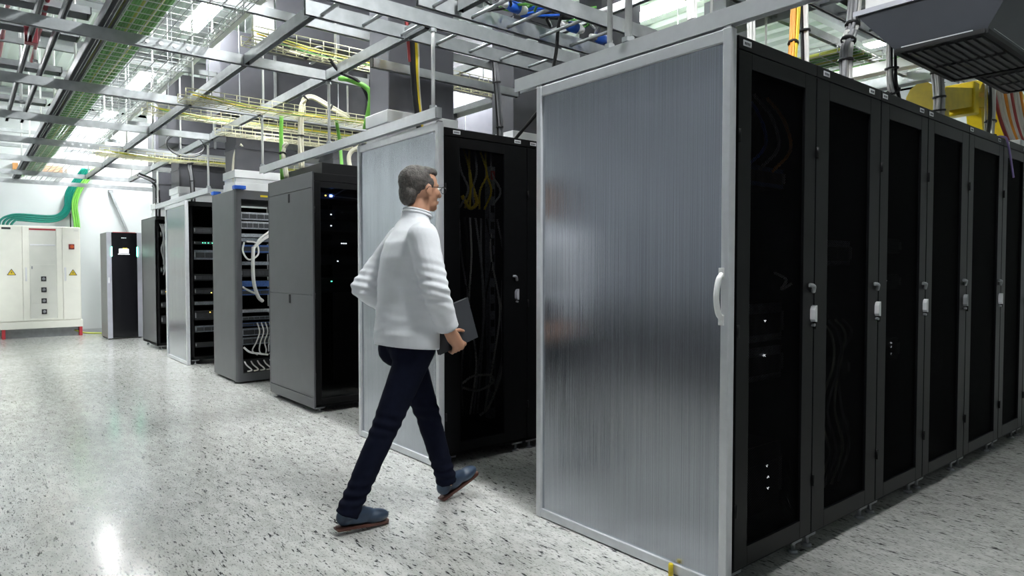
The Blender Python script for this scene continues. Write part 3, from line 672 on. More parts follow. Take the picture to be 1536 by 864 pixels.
# second row (behind the man)
rack(2.335, 3.015, 3.53, 4.63, 2.15, 'black rack with tangled cables behind the man', margins=(0.115, 0.195, 0.065, 0.06), handle=(2.917, 1.09), labels=(2.43, 2.93), hmat=M_silver)
rack(3.015, 3.65, 3.53, 4.63, 2.15, 'black rack between the cable filled rack and the near end panel', handle=(3.6, 1.09), labels=(3.07,))
rack(3.65, 4.30, 3.53, 4.63, 2.15, 'black rack hidden behind the near row, third in its row', handle=(4.25, 1.09))
for i in range(4): rack(4.30+0.65*i, 4.95+0.65*i, 3.53, 4.63, 2.15, 'black rack hidden behind the near row, %s in its row' % NTH[3+i], handle=(4.9+0.65*i, 1.09))

# third row: grey sided rack with blue light
t3 = rack(2.345, 2.99, 5.58, 6.65, 2.093, 'dark rack with plain grey side panels and a blue light', door='glass', margins=(0.06, 0.06, 0.05, 0.05), mside=M_rackg, mdoor=M_rack, zb=0.075, fascia=0.07, group='grey sided racks', feet=True)
sp = MB()
sp.box(2.331, 2.346, 5.565, 5.60, 0.045, 2.10, 0.004); sp.box(2.331, 2.346, 6.63, 6.65, 0.045, 2.10, 0.004)
sp.box(2.333, 2.346, 5.60, 6.63, 1.965, 2.10, 0.003); sp.box(2.333, 2.346, 5.60, 6.63, 1.035, 1.960, 0.003); sp.box(2.333, 2.346, 5.60, 6.63, 0.14, 1.03, 0.003); sp.box(2.333, 2.346, 5.60, 6.63, 0.045, 0.135, 0.003)
so = sp.build('side_cover', M_rackg, t3)
for z in (1.87, 0.945): MB().box(2.3305, 2.334, 6.09, 6.13, z, z+0.08, 0.002).build('latch_slot', M_ins, so)
so['label'] = 'grey cover of four pressed panels'
MB().box(2.46, 3.6, 5.66, 6.6, 2.093, 2.20, 0.004).build('top_plenum', M_rack, t3)
rack(2.99, 3.64, 5.58, 6.65, 2.05, 'black rack next to the grey sided rack', door='glass', mside=M_rackg, mdoor=M_rack, zb=0.075)

# fourth row: open rack
def server(x0, x1, yf, z0, hh, face, label, group, leds=(), bays=0, depth=0.55, m=None):
    t = thing('rack_server', ((x0+x1)/2, yf+depth/2, z0), label, 'server', group)
    MB().box(x0+0.018, x1-0.018, yf+0.012, yf+depth, z0, z0+hh-0.004).build('chassis', M_ins, t)
    fp = MB().box(x0+0.012, x1-0.012, yf, yf+0.014, z0+0.001, z0+hh-0.005, 0.002).build('front_panel', face, t)
    if bays:
        w = (x1-x0-0.06)/bays
        b = MB()
        for k in range(bays): b.box(x0+0.03+k*w+0.002, x0+0.03+(k+1)*w-0.003, yf-0.004, yf, z0+hh*0.18, z0+hh*0.72, 0.001)
        b.build('drive_bays', M_bay, fp)
    e = MB()
    for xx in (x0+0.012, x1-0.026): e.box(xx, xx+0.014, yf-0.010, yf, z0+hh*0.25, z0+hh*0.75, 0.002)
    e.build('handles', M_galvd, t)
    for (lx, lz, lm) in leds: k_ = 2.2 if lm is M_ledb else 1.3; MB().box(x0+lx-0.004*k_, x0+lx+0.004*k_, yf-0.006, yf, z0+lz-0.0035*k_, z0+lz+0.0035*k_).build('indicator_light', lm, t)
    return t
t4 = thing('server_rack', (2.6, 7.98, 0), 'open front grey rack packed with servers and white cables', 'server rack', 'grey sided racks')
MB().box(2.285, 2.30, 7.60, 8.40, 0.03, 2.12, 0.004).build('side_panel', M_rackg, t4)
MB().box(2.93, 2.945, 7.60, 8.40, 0.03, 2.12, 0.004).build('side_panel', M_rackg, t4)
MB().prism([(2.283, 7.61), (2.286, 7.575), (2.298, 7.553), (2.315, 7.545), (2.352, 7.545), (2.352, 7.61)], 'z', 0.02, 2.125).build('front_post', M_rackg, t4)
MB().prism([(2.947, 7.61), (2.944, 7.575), (2.93, 7.553), (2.915, 7.545), (2.885, 7.545), (2.885, 7.61)], 'z', 0.02, 2.125).build('front_post', M_rackg, t4)
MB().box(2.30, 2.93, 7.548, 8.40, 0.02, 0.115, 0.004).build('base', M_rackg, t4)
MB().box(2.30, 2.93, 7.548, 8.40, 2.02, 2.12, 0.004).build('top', M_rackg, t4)
MB().box(2.31, 2.92, 8.38, 8.40, 0.12, 2.0).build('rear_panel', M_ins, t4)
MB().box(2.56, 2.64, 7.544, 7.548, 2.055, 2.075).build('badge', M_yeld, t4)
MB().box(2.275, 2.40, 7.52, 7.60, 2.125, 2.165, 0.006).build('corner_cap', M_blue, t4)
MB().box(2.275, 2.36, 8.30, 8.40, 2.125, 2.165, 0.006).build('corner_cap', M_blue, t4)
S4 = [(1.80, 0.09, M_srvs, 6), (1.70, 0.09, M_srvs, 8), (1.61, 0.045, M_srvs, 0), (1.56, 0.045, M_srvg, 0), (1.44, 0.09, M_srvb, 5), (1.30, 0.045, M_srvg, 0), (1.17, 0.09, M_srv, 6), (1.06, 0.07, M_srvb, 0), (0.965, 0.07, M_srvb, 5), (0.775, 0.04, M_srvs, 0), (0.69, 0.045, M_srvg, 8), (0.62, 0.045, M_srvb, 4), (0.515, 0.09, M_srvg, 4), (0.415, 0.09, M_srvg, 5), (0.13, 0.13, M_srv, 0)]
cn = {M_srvs.name: 'silver', M_srvg.name: 'grey', M_srvb.name: 'blue', M_srv.name: 'black'}
for i, (z, hh, fm, nb) in enumerate(S4):
    ld = [(0.35, hh*0.5, M_ledy), (0.38, hh*0.5, M_ledw)] if i in (6, 7) else [(0.45, hh*.5, M_ledw)]
    server(2.345, 2.893, 7.60+0.01*(i % 3), z, hh, fm, '%s server in the open rack, %s from the top' % (cn[fm.name], NTH[i]), 'servers in the open rack', ld, nb)
for i, pts in enumerate(([(2.88, 7.57, 1.66), (2.75, 7.53, 1.64), (2.6, 7.52, 1.60), (2.47, 7.525, 1.50)], [(2.84, 7.57, 1.72), (2.72, 7.53, 1.66), (2.58, 7.52, 1.58), (2.47, 7.525, 1.48)], [(2.76, 7.57, 1.73), (2.68, 7.53, 1.66), (2.55, 7.52, 1.57), (2.46, 7.525, 1.46)], [(2.70, 7.57, 1.74), (2.64, 7.53, 1.67), (2.54, 7.52, 1.59), (2.46, 7.525, 1.47)])):
    cable(pts, 0.011, M_cab, 'white network cable spreading at the top of the open rack, %s of four' % NTH[i], 'cable', 'white cables in the open rack')
cable([(2.47, 7.52, 1.50), (2.46, 7.515, 1.3), (2.47, 7.515, 1.1), (2.52, 7.53, 0.95), (2.58, 7.57, 0.9)], 0.020, M_cab, 'thick white cable trunk hanging down the open rack', 'cable', 'white cables in the open rack')
cable([(2.38, 7.55, 1.55), (2.36, 7.53, 1.45), (2.42, 7.52, 1.36), (2.52, 7.52, 1.42), (2.50, 7.52, 1.54), (2.40, 7.53, 1.56)], 0.010, M_cab, 'white cable looped in a ring in the open rack', 'cable', 'white cables in the open rack')
cable([(2.36, 7.56, 1.06), (2.42, 7.53, 1.02), (2.50, 7.52, 0.98)], 0.011, M_cab, 'short white cable joining the trunk in the open rack', 'cable', 'white cables in the open rack')
for i in range(4):
    x = 2.52+0.045*i
    cable([(x, 7.575, 0.66), (x+0.01, 7.53, 0.56), (x-0.03, 7.52, 0.45), (x-0.07+0.03*i, 7.53, 0.36), (x, 7.58, 0.30)], 0.0075, M_cab, 'white cable dangling low in the open rack, %s from the left' % NTH[i], 'cable', 'white cables in the open rack')
cable([(2.36, 7.54, 0.40), (2.42, 7.525, 0.345), (2.52, 7.52, 0.32), (2.62, 7.53, 0.30)], 0.011, M_cab, 'white cable sagging across the open rack', 'cable', 'white cables in the open rack')
for i in range(7):
    x = 2.38+0.07*i
    cable([(x, 7.58, 0.235), (x+0.01, 7.54, 0.20), (x+0.06, 7.53, 0.145), (x+0.02, 7.55, 0.13)], 0.0075, M_cab, 'white plug lead at the bottom of the open rack, %s from the left' % NTH[i], 'cable', 'white leads at the foot of the open rack')
rack(2.95, 3.6, 7.55, 8.4, 2.12, 'black rack beside the open rack', mside=M_rackg)
# fifth row
rack(2.275, 2.90, 9.40, 10.50, 2.135, 'black rack with blinking servers behind the small far end panel', door=None, fascia=0.06)
for i, (z, hh, fm, nb, ld) in enumerate(((1.72, 0.09, M_srv, 5, [(0.30, .05, M_ledy), (0.34, .05, M_ledy), (0.42, .05, M_ledw)]), (1.58, 0.045, M_srv, 0, [(0.12, .02, M_ledg), (0.15, .02, M_ledg), (0.19, .02, M_ledg), (0.24, .02, M_ledg)]), (1.38, 0.13, M_srvg, 4, [(0.45, .06, M_ledy)]), (1.10, 0.09, M_srv, 6, [(0.36, .04, M_ledy), (0.3, .03, M_ledy)]), (0.92, 0.09, M_srv, 5, [(0.3, .05, M_ledw), (0.22, .02, M_ledy)]), (0.78, 0.05, M_srvg, 0, []), (0.58, 0.13, M_srv, 4, [(0.2, .1, M_ledy), (0.25, .1, M_ledy), (0.3, .05, M_ledy)]), (0.42, 0.09, M_srvg, 5, []), (0.22, 0.07, M_srv, 0, [(0.3, .03, M_ledy), (0.31, .03, M_ledw)]))):
    server(2.33, 2.85, 9.46, z, hh, fm, '%s server in the rack behind the small far panel, %s from the top' % (cn[fm.name], NTH[i]), 'servers in the far rack', ld, nb)
# sixth row
rack(2.295, 2.95, 11.46, 12.54, 2.065, 'grey sided rack nearest the black cabinet, lit mint on its flank', door=None, mside=M_rackg, group='grey sided racks')
sp = MB(); sp.box(2.287, 2.297, 11.47, 12.53, 1.03, 2.05, 0.003); sp.box(2.287, 2.297, 11.47, 12.53, 0.08, 1.025, 0.003)
for i, (z, hh, ld) in enumerate(((1.75, 0.09, [(0.1, .05, M_ledw)]), (1.5, 0.13, []), (1.2, 0.09, []), (0.85, 0.09, [(0.08, .05, M_ledy), (0.12, .03, M_ledy)]), (0.65, 0.09, [(0.1, .05, M_ledy), (0.13, .06, M_ledw)]), (0.4, 0.13, [(0.1, .05, M_ledy)]))):
    server(2.35, 2.9, 11.5, z, hh, M_srv, 'dark server in the last rack before the wall, %s from the top' % NTH[i], 'servers in the last rack', ld, 4)
for i in range(4):
    cable([(2.36+0.03*i, 11.49, 1.95), (2.40, 11.46, 1.75), (2.37+.03*i, 11.455, 1.55), (2.40, 11.49, 1.4-0.08*i)], 0.009, M_grey, 'grey cable hanging in the last rack, %s of four' % NTH[i], 'cable', 'grey cables in the last rack')

# contents seen dimly through the mesh doors ------------------------------
for i, (ri, z, hh, fm, ld) in enumerate(((0, 0.95, 0.17, M_srvg, [(0.33, .09, M_ledw)]), (0, 0.78, 0.15, M_srvg, [(0.33, .11, M_ledw)]), (0, 1.62, 0.09, M_srvb, []), (0, 0.2, 0.3, M_srv, [(0.37, .10, M_ledw), (0.37, .15, M_ledw), (0.36, .2, M_ledw)]), (1, 1.28, 0.13, M_srvg, []), (1, 0.72, 0.09, M_srv, [(0.2, .05, M_ledw)]), (1, 0.42, 0.09, M_srv, [(0.25, .05, M_ledw)]), (2, 1.35, 0.09, M_srv, [(0.2, .04, M_ledw)]), (2, 1.15, 0.09, M_srv, [(0.2, .04, M_ledw), (0.3, .05, M_ledw)]), (2, 0.75, 0.13, M_srv, [(0.38, .04, M_ledw), (0.38, .08, M_ledw), (0.38, .1, M_ledw)]), (3, 0.6, 0.13, M_srv, [(0.2, .06, M_ledw)]), (4, 0.4, 0.13, M_srv, [(0.3, .06, M_ledw)]))):
    server(R1[ri]+0.06, R1[ri+1]-0.06, 1.56, z, hh, fm, 'dim server behind the mesh door %s, at %s height' % (wh[ri], ('waist', 'knee to waist', 'head', 'foot', 'chest', 'hip', 'knee', 'head', 'chest', 'hip', 'hip', 'knee')[i]), 'servers behind mesh doors', ld, 4)
for i in range(5):
    x = 3.05+0.07*i
    cable([(x, 1.52, 1.02), (x+0.06, 1.50, 0.95), (x+0.1*math.sin(i), 1.5, 0.82), (x-0.02, 1.51, 0.6), (x+0.05, 1.50, 0.4), (x-.02, 1.52, 0.22)], 0.006, (M_grey, M_crm)[i % 2], 'loose cable behind the second mesh door, %s from the left' % NTH[i], 'cable', 'cables behind the second mesh door')
for i in range(3):
    x = 2.42+0.1*i
    cable([(x, 1.52, 1.98), (x+0.1, 1.5, 1.9), (x+0.16, 1.5, 1.78), (x+0.05, 1.52, 1.68)], 0.007, (M_blue, M_grey, M_org)[i], '%s cable high behind the first mesh door' % ('blue', 'grey', 'orange')[i], 'cable', 'cables behind the first mesh door')
cable([(2.66, 1.50, 1.25), (2.72, 1.48, 1.22), (2.70, 1.49, 1.18), (2.78, 1.49, 1.2)], 0.006, M_cab, 'white cable knot behind the first mesh door', 'cable')
# second row rack: yellow and grey cables
for i in range(7):
    x = 2.50+0.045*i
    cable([(x, 3.62, 2.05), (x+0.03*math.sin(i*2), 3.585, 1.9), (x+0.05*math.cos(i), 3.575, 1.78), (2.50+0.04*i, 3.60, 1.66)], 0.007, M_yel if i % 3 else M_grey, '%s cable high in the rack behind the man, %s from the left' % ('yellow' if i % 3 else 'grey', NTH[i]), 'cable', 'cables in the rack behind the man')
cable([(2.52, 3.60, 1.74), (2.56, 3.575, 1.66), (2.62, 3.575, 1.70), (2.58, 3.58, 1.82)], 0.012, M_yel, 'thick yellow cable loop in the rack behind the man', 'cable')
for i in range(8):
    x = 2.50+0.045*i
    cable([(x, 3.61, 1.6), (x+0.04*math.sin(i*3), 3.58, 1.35), (x+0.05*math.cos(i*2), 3.575, 1.0), (x+0.03*math.sin(i), 3.58, 0.65), (2.52+0.03*i, 3.6, 0.3)], 0.0065, (M_grey, M_blk, M_cab, M_grey)[i % 4], '%s cable running down the rack behind the man, %s from the left' % (('grey', 'black', 'white', 'grey')[i % 4], NTH[i]), 'cable', 'cables in the rack behind the man')
cable([(2.50, 3.57, 0.52), (2.58, 3.56, 0.56), (2.72, 3.56, 0.55), (2.74, 3.565, 0.50), (2.62, 3.56, 0.46), (2.50, 3.57, 0.49)], 0.008, M_cab, 'white cable ring low in the rack behind the man', 'cable')
cable([(2.80, 3.575, 1.08), (2.84, 3.565, 0.9), (2.83, 3.565, 0.6), (2.72, 3.57, 0.35), (2.66, 3.6, 0.28)], 0.008, M_cab, 'long white cable curving down the rack behind the man', 'cable')
t = thing('power_strip', (2.76, 3.61, 0.25), 'upright power strip inside the rack behind the man', 'power strip')
MB().box(2.735, 2.785, 3.59, 3.64, 0.25, 1.95, 0.004).build('body', M_srvg, t)
for k in range(14): MB().box(2.745, 2.775, 3.584, 3.59, 0.32+0.11*k, 0.37+0.11*k, 0.002).build('socket', M_blk, t)
MB().box(2.745, 2.775, 3.58, 3.588, 1.86, 1.92).build('switch', M_redc, t)
# third row rack contents
for i, (z, hh, ld) in enumerate(((1.88, 0.06, [(0.14, .03, M_ledb), (0.09, .03, M_ledy)]), (1.70, 0.09, [(0.14, .045, M_ledw)]), (1.60, 0.09, [(0.14, .045, M_ledw)]), (1.46, 0.06, [(0.24, .03, M_ledw), (0.26, .03, M_ledw), (0.28, .03, M_ledw)]), (1.30, 0.09, [(0.2, .03, M_ledw)]), (1.05, 0.13, [(0.14, .1, M_ledg)]))):
    server(2.40, 2.94, 5.66, z, hh, M_srv, 'dark server behind the glass door beside the man, %s from the top' % NTH[i], 'servers behind the glass door', ld, 0)
cable([(2.56, 5.65, 1.91), (2.66, 5.63, 1.97), (2.78, 5.63, 1.98), (2.9, 5.65, 1.96)], 0.005, M_grey, 'grey lead arching from the blue light', 'cable')
cable([(2.56, 5.65, 1.905), (2.7, 5.63, 1.90), (2.9, 5.65, 1.89)], 0.005, M_grey, 'straight grey lead beside the blue light', 'cable')

# ------------------------------------------------------------------ clear end panels
def end_panel(xp, y0, y1, z1, label, handle=False, pw=0.034, z0=0.004):
    t = thing('end_panel', (xp, (y0+y1)/2, 0), label, 'clear panel', 'clear end panels')
    d = 0.042
    for ya in (y0, y1-pw): MB().box(xp, xp+d, ya, ya+pw, z0, z1, 0.003).build('post', M_alu, t)
    MB().box(xp+0.002, xp+d-0.002, y0+pw, y1-pw, z0+0.002, z0+0.044, 0.003).build('bottom_rail', M_alu, t)
    MB().box(xp+0.002, xp+d-0.002, y0+pw, y1-pw, z1-0.05, z1-0.002, 0.003).build('top_rail', M_alu, t)
    ya, yb, za, zb = y0+pw-0.002, y1-pw+0.002, z0+0.042, z1-0.048
    s = MB(); nr = int((yb-ya)/0.008)*6; o = len(s.v); xs = xp+0.014
    for i in range(nr+1):
        y = ya+(yb-ya)*i/nr; wv = 0.00012*math.cos(2*PI*i/6)+0.0010*noise.noise(V((y*9, 3.1, 0)))
        s.v += [V((xs+wv, y, za)), V((xs+wv, y, zb))]
    for i in range(nr): s.face([o+2*i, o+2*i+2, o+2*i+3, o+2*i+1], True)
    o = len(s.v)
    s.v += [V((xs+0.010, ya, za)), V((xs+0.010, yb, za)), V((xs+0.010, yb, zb)), V((xs+0.010, ya, zb))]; s.face([o, o+1, o+2, o+3])
    s.build('ribbed_sheet', M_sheet, t)
    for ya2 in (y0, y1-pw): MB().box(xp+0.006, xp+d-0.006, ya2+0.005, ya2+pw-0.005, z1, z1+0.008).build('end_cap', M_galvd, t)
    if handle:
        h = MB(); yc = y0+0.030
        P = spline([(xp+0.002, yc, 1.075), (xp-0.022, yc, 1.10), (xp-0.034, yc, 1.16), (xp-0.022, yc, 1.22), (xp+0.002, yc, 1.245)], 6)
        h.tube(P, 0.011, 10)
        for z in (1.07, 1.25): h.box(xp-0.004, xp+0.002, yc-0.012, yc+0.012, z-0.02, z+0.02, 0.002)
        h.build('handle', M_white, t)
    return t
end_panel(2.245, 1.452, 2.556, 2.176, 'large ribbed clear panel closing the near rack row, with white handle', True)
end_panel(2.288, 3.525, 4.63, 2.176, 'ribbed clear panel right behind the walking man')
end_panel(2.225, 9.40, 10.52, 2.14, 'small ribbed clear panel far down the aisle')
pc = thing('floor_peg', (2.235, 1.70, 0), 'small yellow peg on the floor at the foot of the near panel', 'peg')
MB().tube([(2.232, 1.70, 0.0), (2.232, 1.70, 0.05), (2.232, 1.70, 0.055)], [0.010, 0.010, 0.007], 12).build('peg', M_yel, pc)

# ------------------------------------------------------------------ back of the room
YF = 14.88
ec = thing('electrical_cabinet', (1.02, 15.05, 0), 'wide cream electrical cabinet on red feet against the back wall', 'electrical cabinet')
X0, X1 = 0.42, 1.70
mb = MB(); mb.box(X0, X1, YF+0.02, 15.26, 0.30, 2.03, 0.006); mb.build('body', M_cream, ec)
MB().box(X0-0.005, X1+0.02, YF-0.01, 15.26, 0.17, 0.30, 0.004).build('plinth', M_cream, ec)
for xx in (0.50, 1.66): MB().box(xx, xx+0.05, YF+0.0, 15.2, 0, 0.17, 0.003).build('foot', M_red, ec)
MB().box(0.55, 1.66, YF+0.12, 15.2, 0.0, 0.168).build('kick_panel', M_galvd, ec)
def cdoor(a, b): return MB().box(a+0.004, b-0.004, YF, YF+0.022, 0.315, 2.02, 0.004).build('door', M_cream, ec)
d1 = cdoor(0.43, 0.815); d3 = cdoor(1.415, 1.695)
md = MB(); md.box(0.819, 0.915, YF, YF+0.022, 0.315, 2.02, 0.004); md.box(1.325, 1.411, YF, YF+0.022, 0.315, 2.02, 0.004); md.box(0.915, 1.325, YF, YF+0.022, 1.985, 2.02, 0.003); md.box(0.915, 1.325, YF, YF+0.022, 0.315, 0.35, 0.003)
d2 = md.build('door', M_cream, ec)
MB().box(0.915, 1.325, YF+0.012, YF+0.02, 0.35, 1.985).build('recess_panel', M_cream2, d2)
sl = MB(); sl.box(0.93, 1.31, YF+0.004, YF+0.014, 1.675, 1.70, 0.002); sl.build('slot_strip', M_lab, d2)
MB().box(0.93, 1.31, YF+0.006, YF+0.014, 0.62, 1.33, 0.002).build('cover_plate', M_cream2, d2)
MB().box(0.92, 1.32, YF+0.004, YF+0.012, 1.955, 1.985).build('red_strip', M_red, d2)
MB().box(0.945, 0.965, YF-0.004, YF+0.012, 1.25, 1.30, 0.003).build('latch', M_galvd, d2)
for k in range(4):
    z = 1.07-0.20*k
    s = MB().box(1.085, 1.165, YF-0.006, YF+0.012, z-0.045, z+0.045, 0.004).build('rotary_switch', M_srv, d2)
    q = MB().tube([(1.125, YF-0.03, z), (1.125, YF-0.006, z)], [0.018, 0.026], 14); q.bar((1.105, YF-0.034, z-0.012), (1.145, YF-0.034, z+0.012), 0.012, 0.014); q.build('knob', M_galvd, s)
s = MB().box(1.515, 1.605, YF-0.012, YF, 1.615, 1.71, 0.004).build('main_switch', M_dred, d3); MB().tube([(1.565, YF-0.03, 1.663), (1.565, YF-0.012, 1.663)], [0.028, 0.032], 16).build('knob', mat('orange_red_knob', (0.65, 0.12, 0.03), 0.4), s)
MB().box(0.525, 0.655, YF-0.004, YF, 1.955, 1.99).build('nameplate', M_srv, d1)
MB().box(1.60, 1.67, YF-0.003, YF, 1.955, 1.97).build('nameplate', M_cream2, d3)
def warn(x, z, s, parent):
    w = MB().prism([(x-s, z-s*0.75), (x+s, z-s*0.75), (x, z+s*0.95)], 'y', YF-0.003, YF).build('warning_triangle', M_yeld, parent)
    k = MB()
    a = [V((x-s, 0, z-s*.75)), V((x+s, 0, z-s*.75)), V((x, 0, z+s*.95))]
    for i in range(3):
        p, q = a[i].copy(), a[(i+1) % 3].copy(); p.y = q.y = YF-0.0035; k.bar(p, q, 0.003, s*0.14, up=(0, 1, 0)) if False else k.bar(p, q, s*0.14, 0.002, up=(0, 1, 0))
    k.prism([(x+s*.10, z+s*.45), (x-s*.22, z-s*.12), (x+s*.02, z-s*.08), (x-s*.10, z-s*.55), (x+s*.24, z+s*.08), (x+s*.0, z+s*.04)], 'y', YF-0.005, YF-0.003)
    k.build('lightning_bolt', M_ink, w)
warn(0.655, 1.19, 0.062, d1); warn(1.575, 1.18, 0.062, d3)
for p, x in ((d1, 0.47), (d2, 0.865), (d3, 1.455)): MB().box(x-0.014, x+0.014, YF-0.018, YF, 1.03, 1.28, 0.008).build('handle', M_lab, p)
# hoses on the wall
for i in range(4):
    o = 0.036*i
    cable([(0.50+o*1.6, 15.14, 2.03), (0.53+o*1.5, 15.14, 2.13-o*.5), (0.63+o*1.1, 15.15, 2.205-o*.6), (0.80, 15.16, 2.245-o), (1.25, 15.17, 2.235-o), (1.42+o*.5, 15.18, 2.29-o*.7), (1.50+o*.8, 15.19, 2.43-o*.3), (1.515+o, 15.2, 2.6), (1.55+o, 15.2, 2.75), (1.68+o, 15.2, 2.98), (1.80+o, 15.18, 3.18)], 0.020, M_teal, 'dark green hose sweeping along the back wall, %s from the top' % NTH[i], 'hose', 'dark green hoses on the back wall')
for i in range(3):
    o = 0.036*i
    cable([(1.645+o, 15.12, 2.03), (1.635+o, 15.14, 2.2), (1.615+o, 15.16, 2.42), (1.64+o, 15.18, 2.6), (1.72+o, 15.18, 2.8), (1.86+o, 15.17, 3.02), (1.98+o, 15.16, 3.2)], 0.019, M_grnb, 'bright green hose rising from the cream cabinet, %s from the left' % NTH[i], 'hose', 'bright green hoses on the back wall')
cable([(1.585, 15.2, 2.03), (1.585, 15.2, 2.3)], 0.010, M_blk, 'short black pipe between the two groups of green hoses', 'pipe')
cable([(1.60, 15.0, 0.10), (1.72, 14.95, 0.05), (1.85, 14.95, 0.03), (2.05, 14.9, 0.02)], 0.016, M_ygrn, 'yellow green earth cable on the floor between the cabinets', 'cable')
bt = thing('bus_panel', (1.12, 15.24, 3.05), 'orange boxed panel high on the back wall', 'panel')
MB().box(0.72, 1.54, 15.2, 15.29, 3.06, 3.18, 0.004).build('body', M_copper, bt)
mb = MB()
for x in (0.80, 1.12, 1.48): mb.box(x, x+0.03, 15.19, 15.2, 3.05, 3.19)
mb.build('bracket', M_lab, bt)
sb = thing('wall_brace', (2.4, 15.1, 2.0), 'grey diagonal brace leaning on the back wall above the black cabinet', 'brace')
MB().bar((2.25, 15.2, 2.78), (2.55, 15.2, 1.95), 0.04, 0.04).build('strut', M_galv, sb); MB().box(2.22, 2.30, 15.18, 15.3, 2.74, 2.80).build('bracket', M_galvd, sb)

# ups
up = thing('power_cabinet', (2.22, 14.05, 0), 'tall black power cabinet with screen and mint light bars', 'cabinet')
MB().box(1.955, 2.505, 13.72, 14.40, 0.02, 1.90, 0.006).build('body', M_upsside, up)
MB().box(1.955, 2.03, 13.69, 13.72, 0.02, 1.905, 0.004).build('side_trim', M_silver, up)
MB().box(2.43, 2.505, 13.69, 13.72, 0.02, 1.905, 0.004).build('side_trim', M_silver, up)
dd = MB().box(2.03, 2.43, 13.688, 13.72, 0.03, 1.90, 0.003).build('door', M_ups, up)
MB().box(2.05, 2.41, 13.684, 13.715, 1.897, 1.907).build('red_strip', M_red, dd)
MB().box(2.145, 2.295, 13.682, 13.688, 1.535, 1.61).build('screen', M_scr, dd)
MB().box(2.13, 2.31, 13.683, 13.688, 1.51, 1.518).build('key_row', M_ledw, dd)
MB().box(2.20, 2.275, 13.681, 13.6825, 1.61, 1.628).build('status_tile', M_yeld, dd)
for x in (2.022, 2.424): MB().box(x, x+0.018, 13.680, 13.69, 1.475, 1.645, 0.004).build('light_bar', M_upsled, up)
lg = MB()
for k in range(5): lg.box(2.185+k*0.016, 2.185+k*0.016+0.011, 13.6865, 13.688, 1.795, 1.812)
lg.build('logo', M_lab, dd)
h = MB(); h.box(1.968, 1.995, 13.67, 13.69, 1.0, 1.10, 0.004); h.build('handle', M_lab, up)
for xx in (1.99, 2.47):
    for yy in (13.76, 14.35): MB().tube([(xx, yy, 0), (xx, yy, 0.022)], [0.022, 0.016], 10).build('foot', M_rub, up)

# red sprinkler pipe at the upper left
sp = thing('sprinkler_pipe', (0.25, 6, 3.1), 'dark red sprinkler pipe at the upper left', 'pipe')
MB().tube([(0.30, 2.0, 3.3), (0.30, 10.5, 3.3)], 0.017, 12).build('main_pipe', M_dred, sp)
MB().tube([(0.47, 5.3, 3.08), (0.47, 6.9, 2.99)], 0.014, 10).build('branch_pipe', M_dred, sp)
MB().box(0.37, 0.45, 6.0, 6.08, 2.90, 3.06, 0.004).build('valve_box', M_dred, sp)
for y in (4.2, 6.0, 8.4): MB().cyl((0.30, y, 3.3), (0.30, y, 4.3), 0.006).build('hanger', M_galv, sp)
# low dark consoles along the left wall (seen only as a dark band mirrored in the clear panels)
for i in range(4):
    y = 2.0+1.65*i
    t = thing('low_console', (-1.3, y+0.8, 0), 'low dark console along the left wall, %s from the viewpoint' % NTH[i], 'console', 'low consoles')
    MB().box(-1.58, -1.02, y+0.02, y+1.60, 0.06, 0.70, 0.006).build('body', M_desk, t)
    MB().box(-1.59, -1.0, y, y+1.62, 0.70, 0.735, 0.006).build('top', M_desk, t)
    MB().box(-1.55, -1.06, y+0.05, y+1.57, 0.0, 0.06).build('plinth', M_black, t)
    for k in range(2): 
        d = MB().box(-1.02, -1.0, y+0.03+0.79*k, y+0.80+0.79*k, 0.08, 0.69, 0.003).build('door', M_desk, t)
        MB().box(-1.0, -0.985, y+0.70+0.12*k, y+0.72+0.12*k, 0.5, 0.62, 0.003).build('handle', M_silver, d)

# ------------------------------------------------------------------ the walking man
def remeshed(mb, name, m, parent, voxel, smooth=4, disp=None, fac=0.5):
    """fuse overlapping volumes into one continuous skin"""
    off = wloc(parent); me = bpy.data.meshes.new('tmp'); me.from_pydata([tuple(p-off) for p in mb.v], [], mb.f)
    o = bpy.data.objects.new('tmp', me); COL.objects.link(o)
    bm = bmesh.new(); bm.from_mesh(me); bmesh.ops.recalc_face_normals(bm, faces=bm.faces[:]); bm.to_mesh(me); bm.free()
    a = o.modifiers.new('r', 'REMESH'); a.mode = 'VOXEL'; a.voxel_size = voxel
    if smooth: b = o.modifiers.new('s', 'SMOOTH'); b.factor = fac; b.iterations = smooth
    ev = o.evaluated_get(bpy.context.evaluated_depsgraph_get()); nm = bpy.data.meshes.new_from_object(ev)
    bpy.data.objects.remove(o); bpy.data.meshes.remove(me)
    if disp:
        N = [v.normal.copy() for v in nm.vertices]
        for v, n in zip(nm.vertices, N): v.co += n*disp(v.co+off)
    nm.name = name; nm.materials.clear(); nm.materials.append(m); nm.polygons.foreach_set('use_smooth', [True]*len(nm.polygons)); nm.update()
    r = bpy.data.objects.new(name, nm); COL.objects.link(r); r.parent = parent
    return r
man = thing('person', (1.75, 3.0, 0), 'person in white shirt and navy trousers walking into the aisle holding a dark folder', 'person')
b = MB()
b.ball((1.835, 3, 1.700), (0.098, 0.075, 0.092), 20); b.ball((1.870, 3, 1.660), (0.066, 0.062, 0.092), 20)
b.ball((1.882, 3, 1.605), (0.050, 0.050, 0.040), 16); b.ball((1.912, 3, 1.585), (0.022, 0.026, 0.020), 12)
b.cone((1.928, 3, 1.688), (1.953, 3, 1.650), 0.009, 0.0135, 10); b.ball((1.942, 3.011, 1.645), 0.009, 8); b.ball((1.942, 2.989, 1.645), 0.009, 8)
b.ball((1.915, 3, 1.697), (0.020, 0.052, 0.012), 12); b.ball((1.928, 3, 1.612), (0.010, 0.026, 0.014), 12)
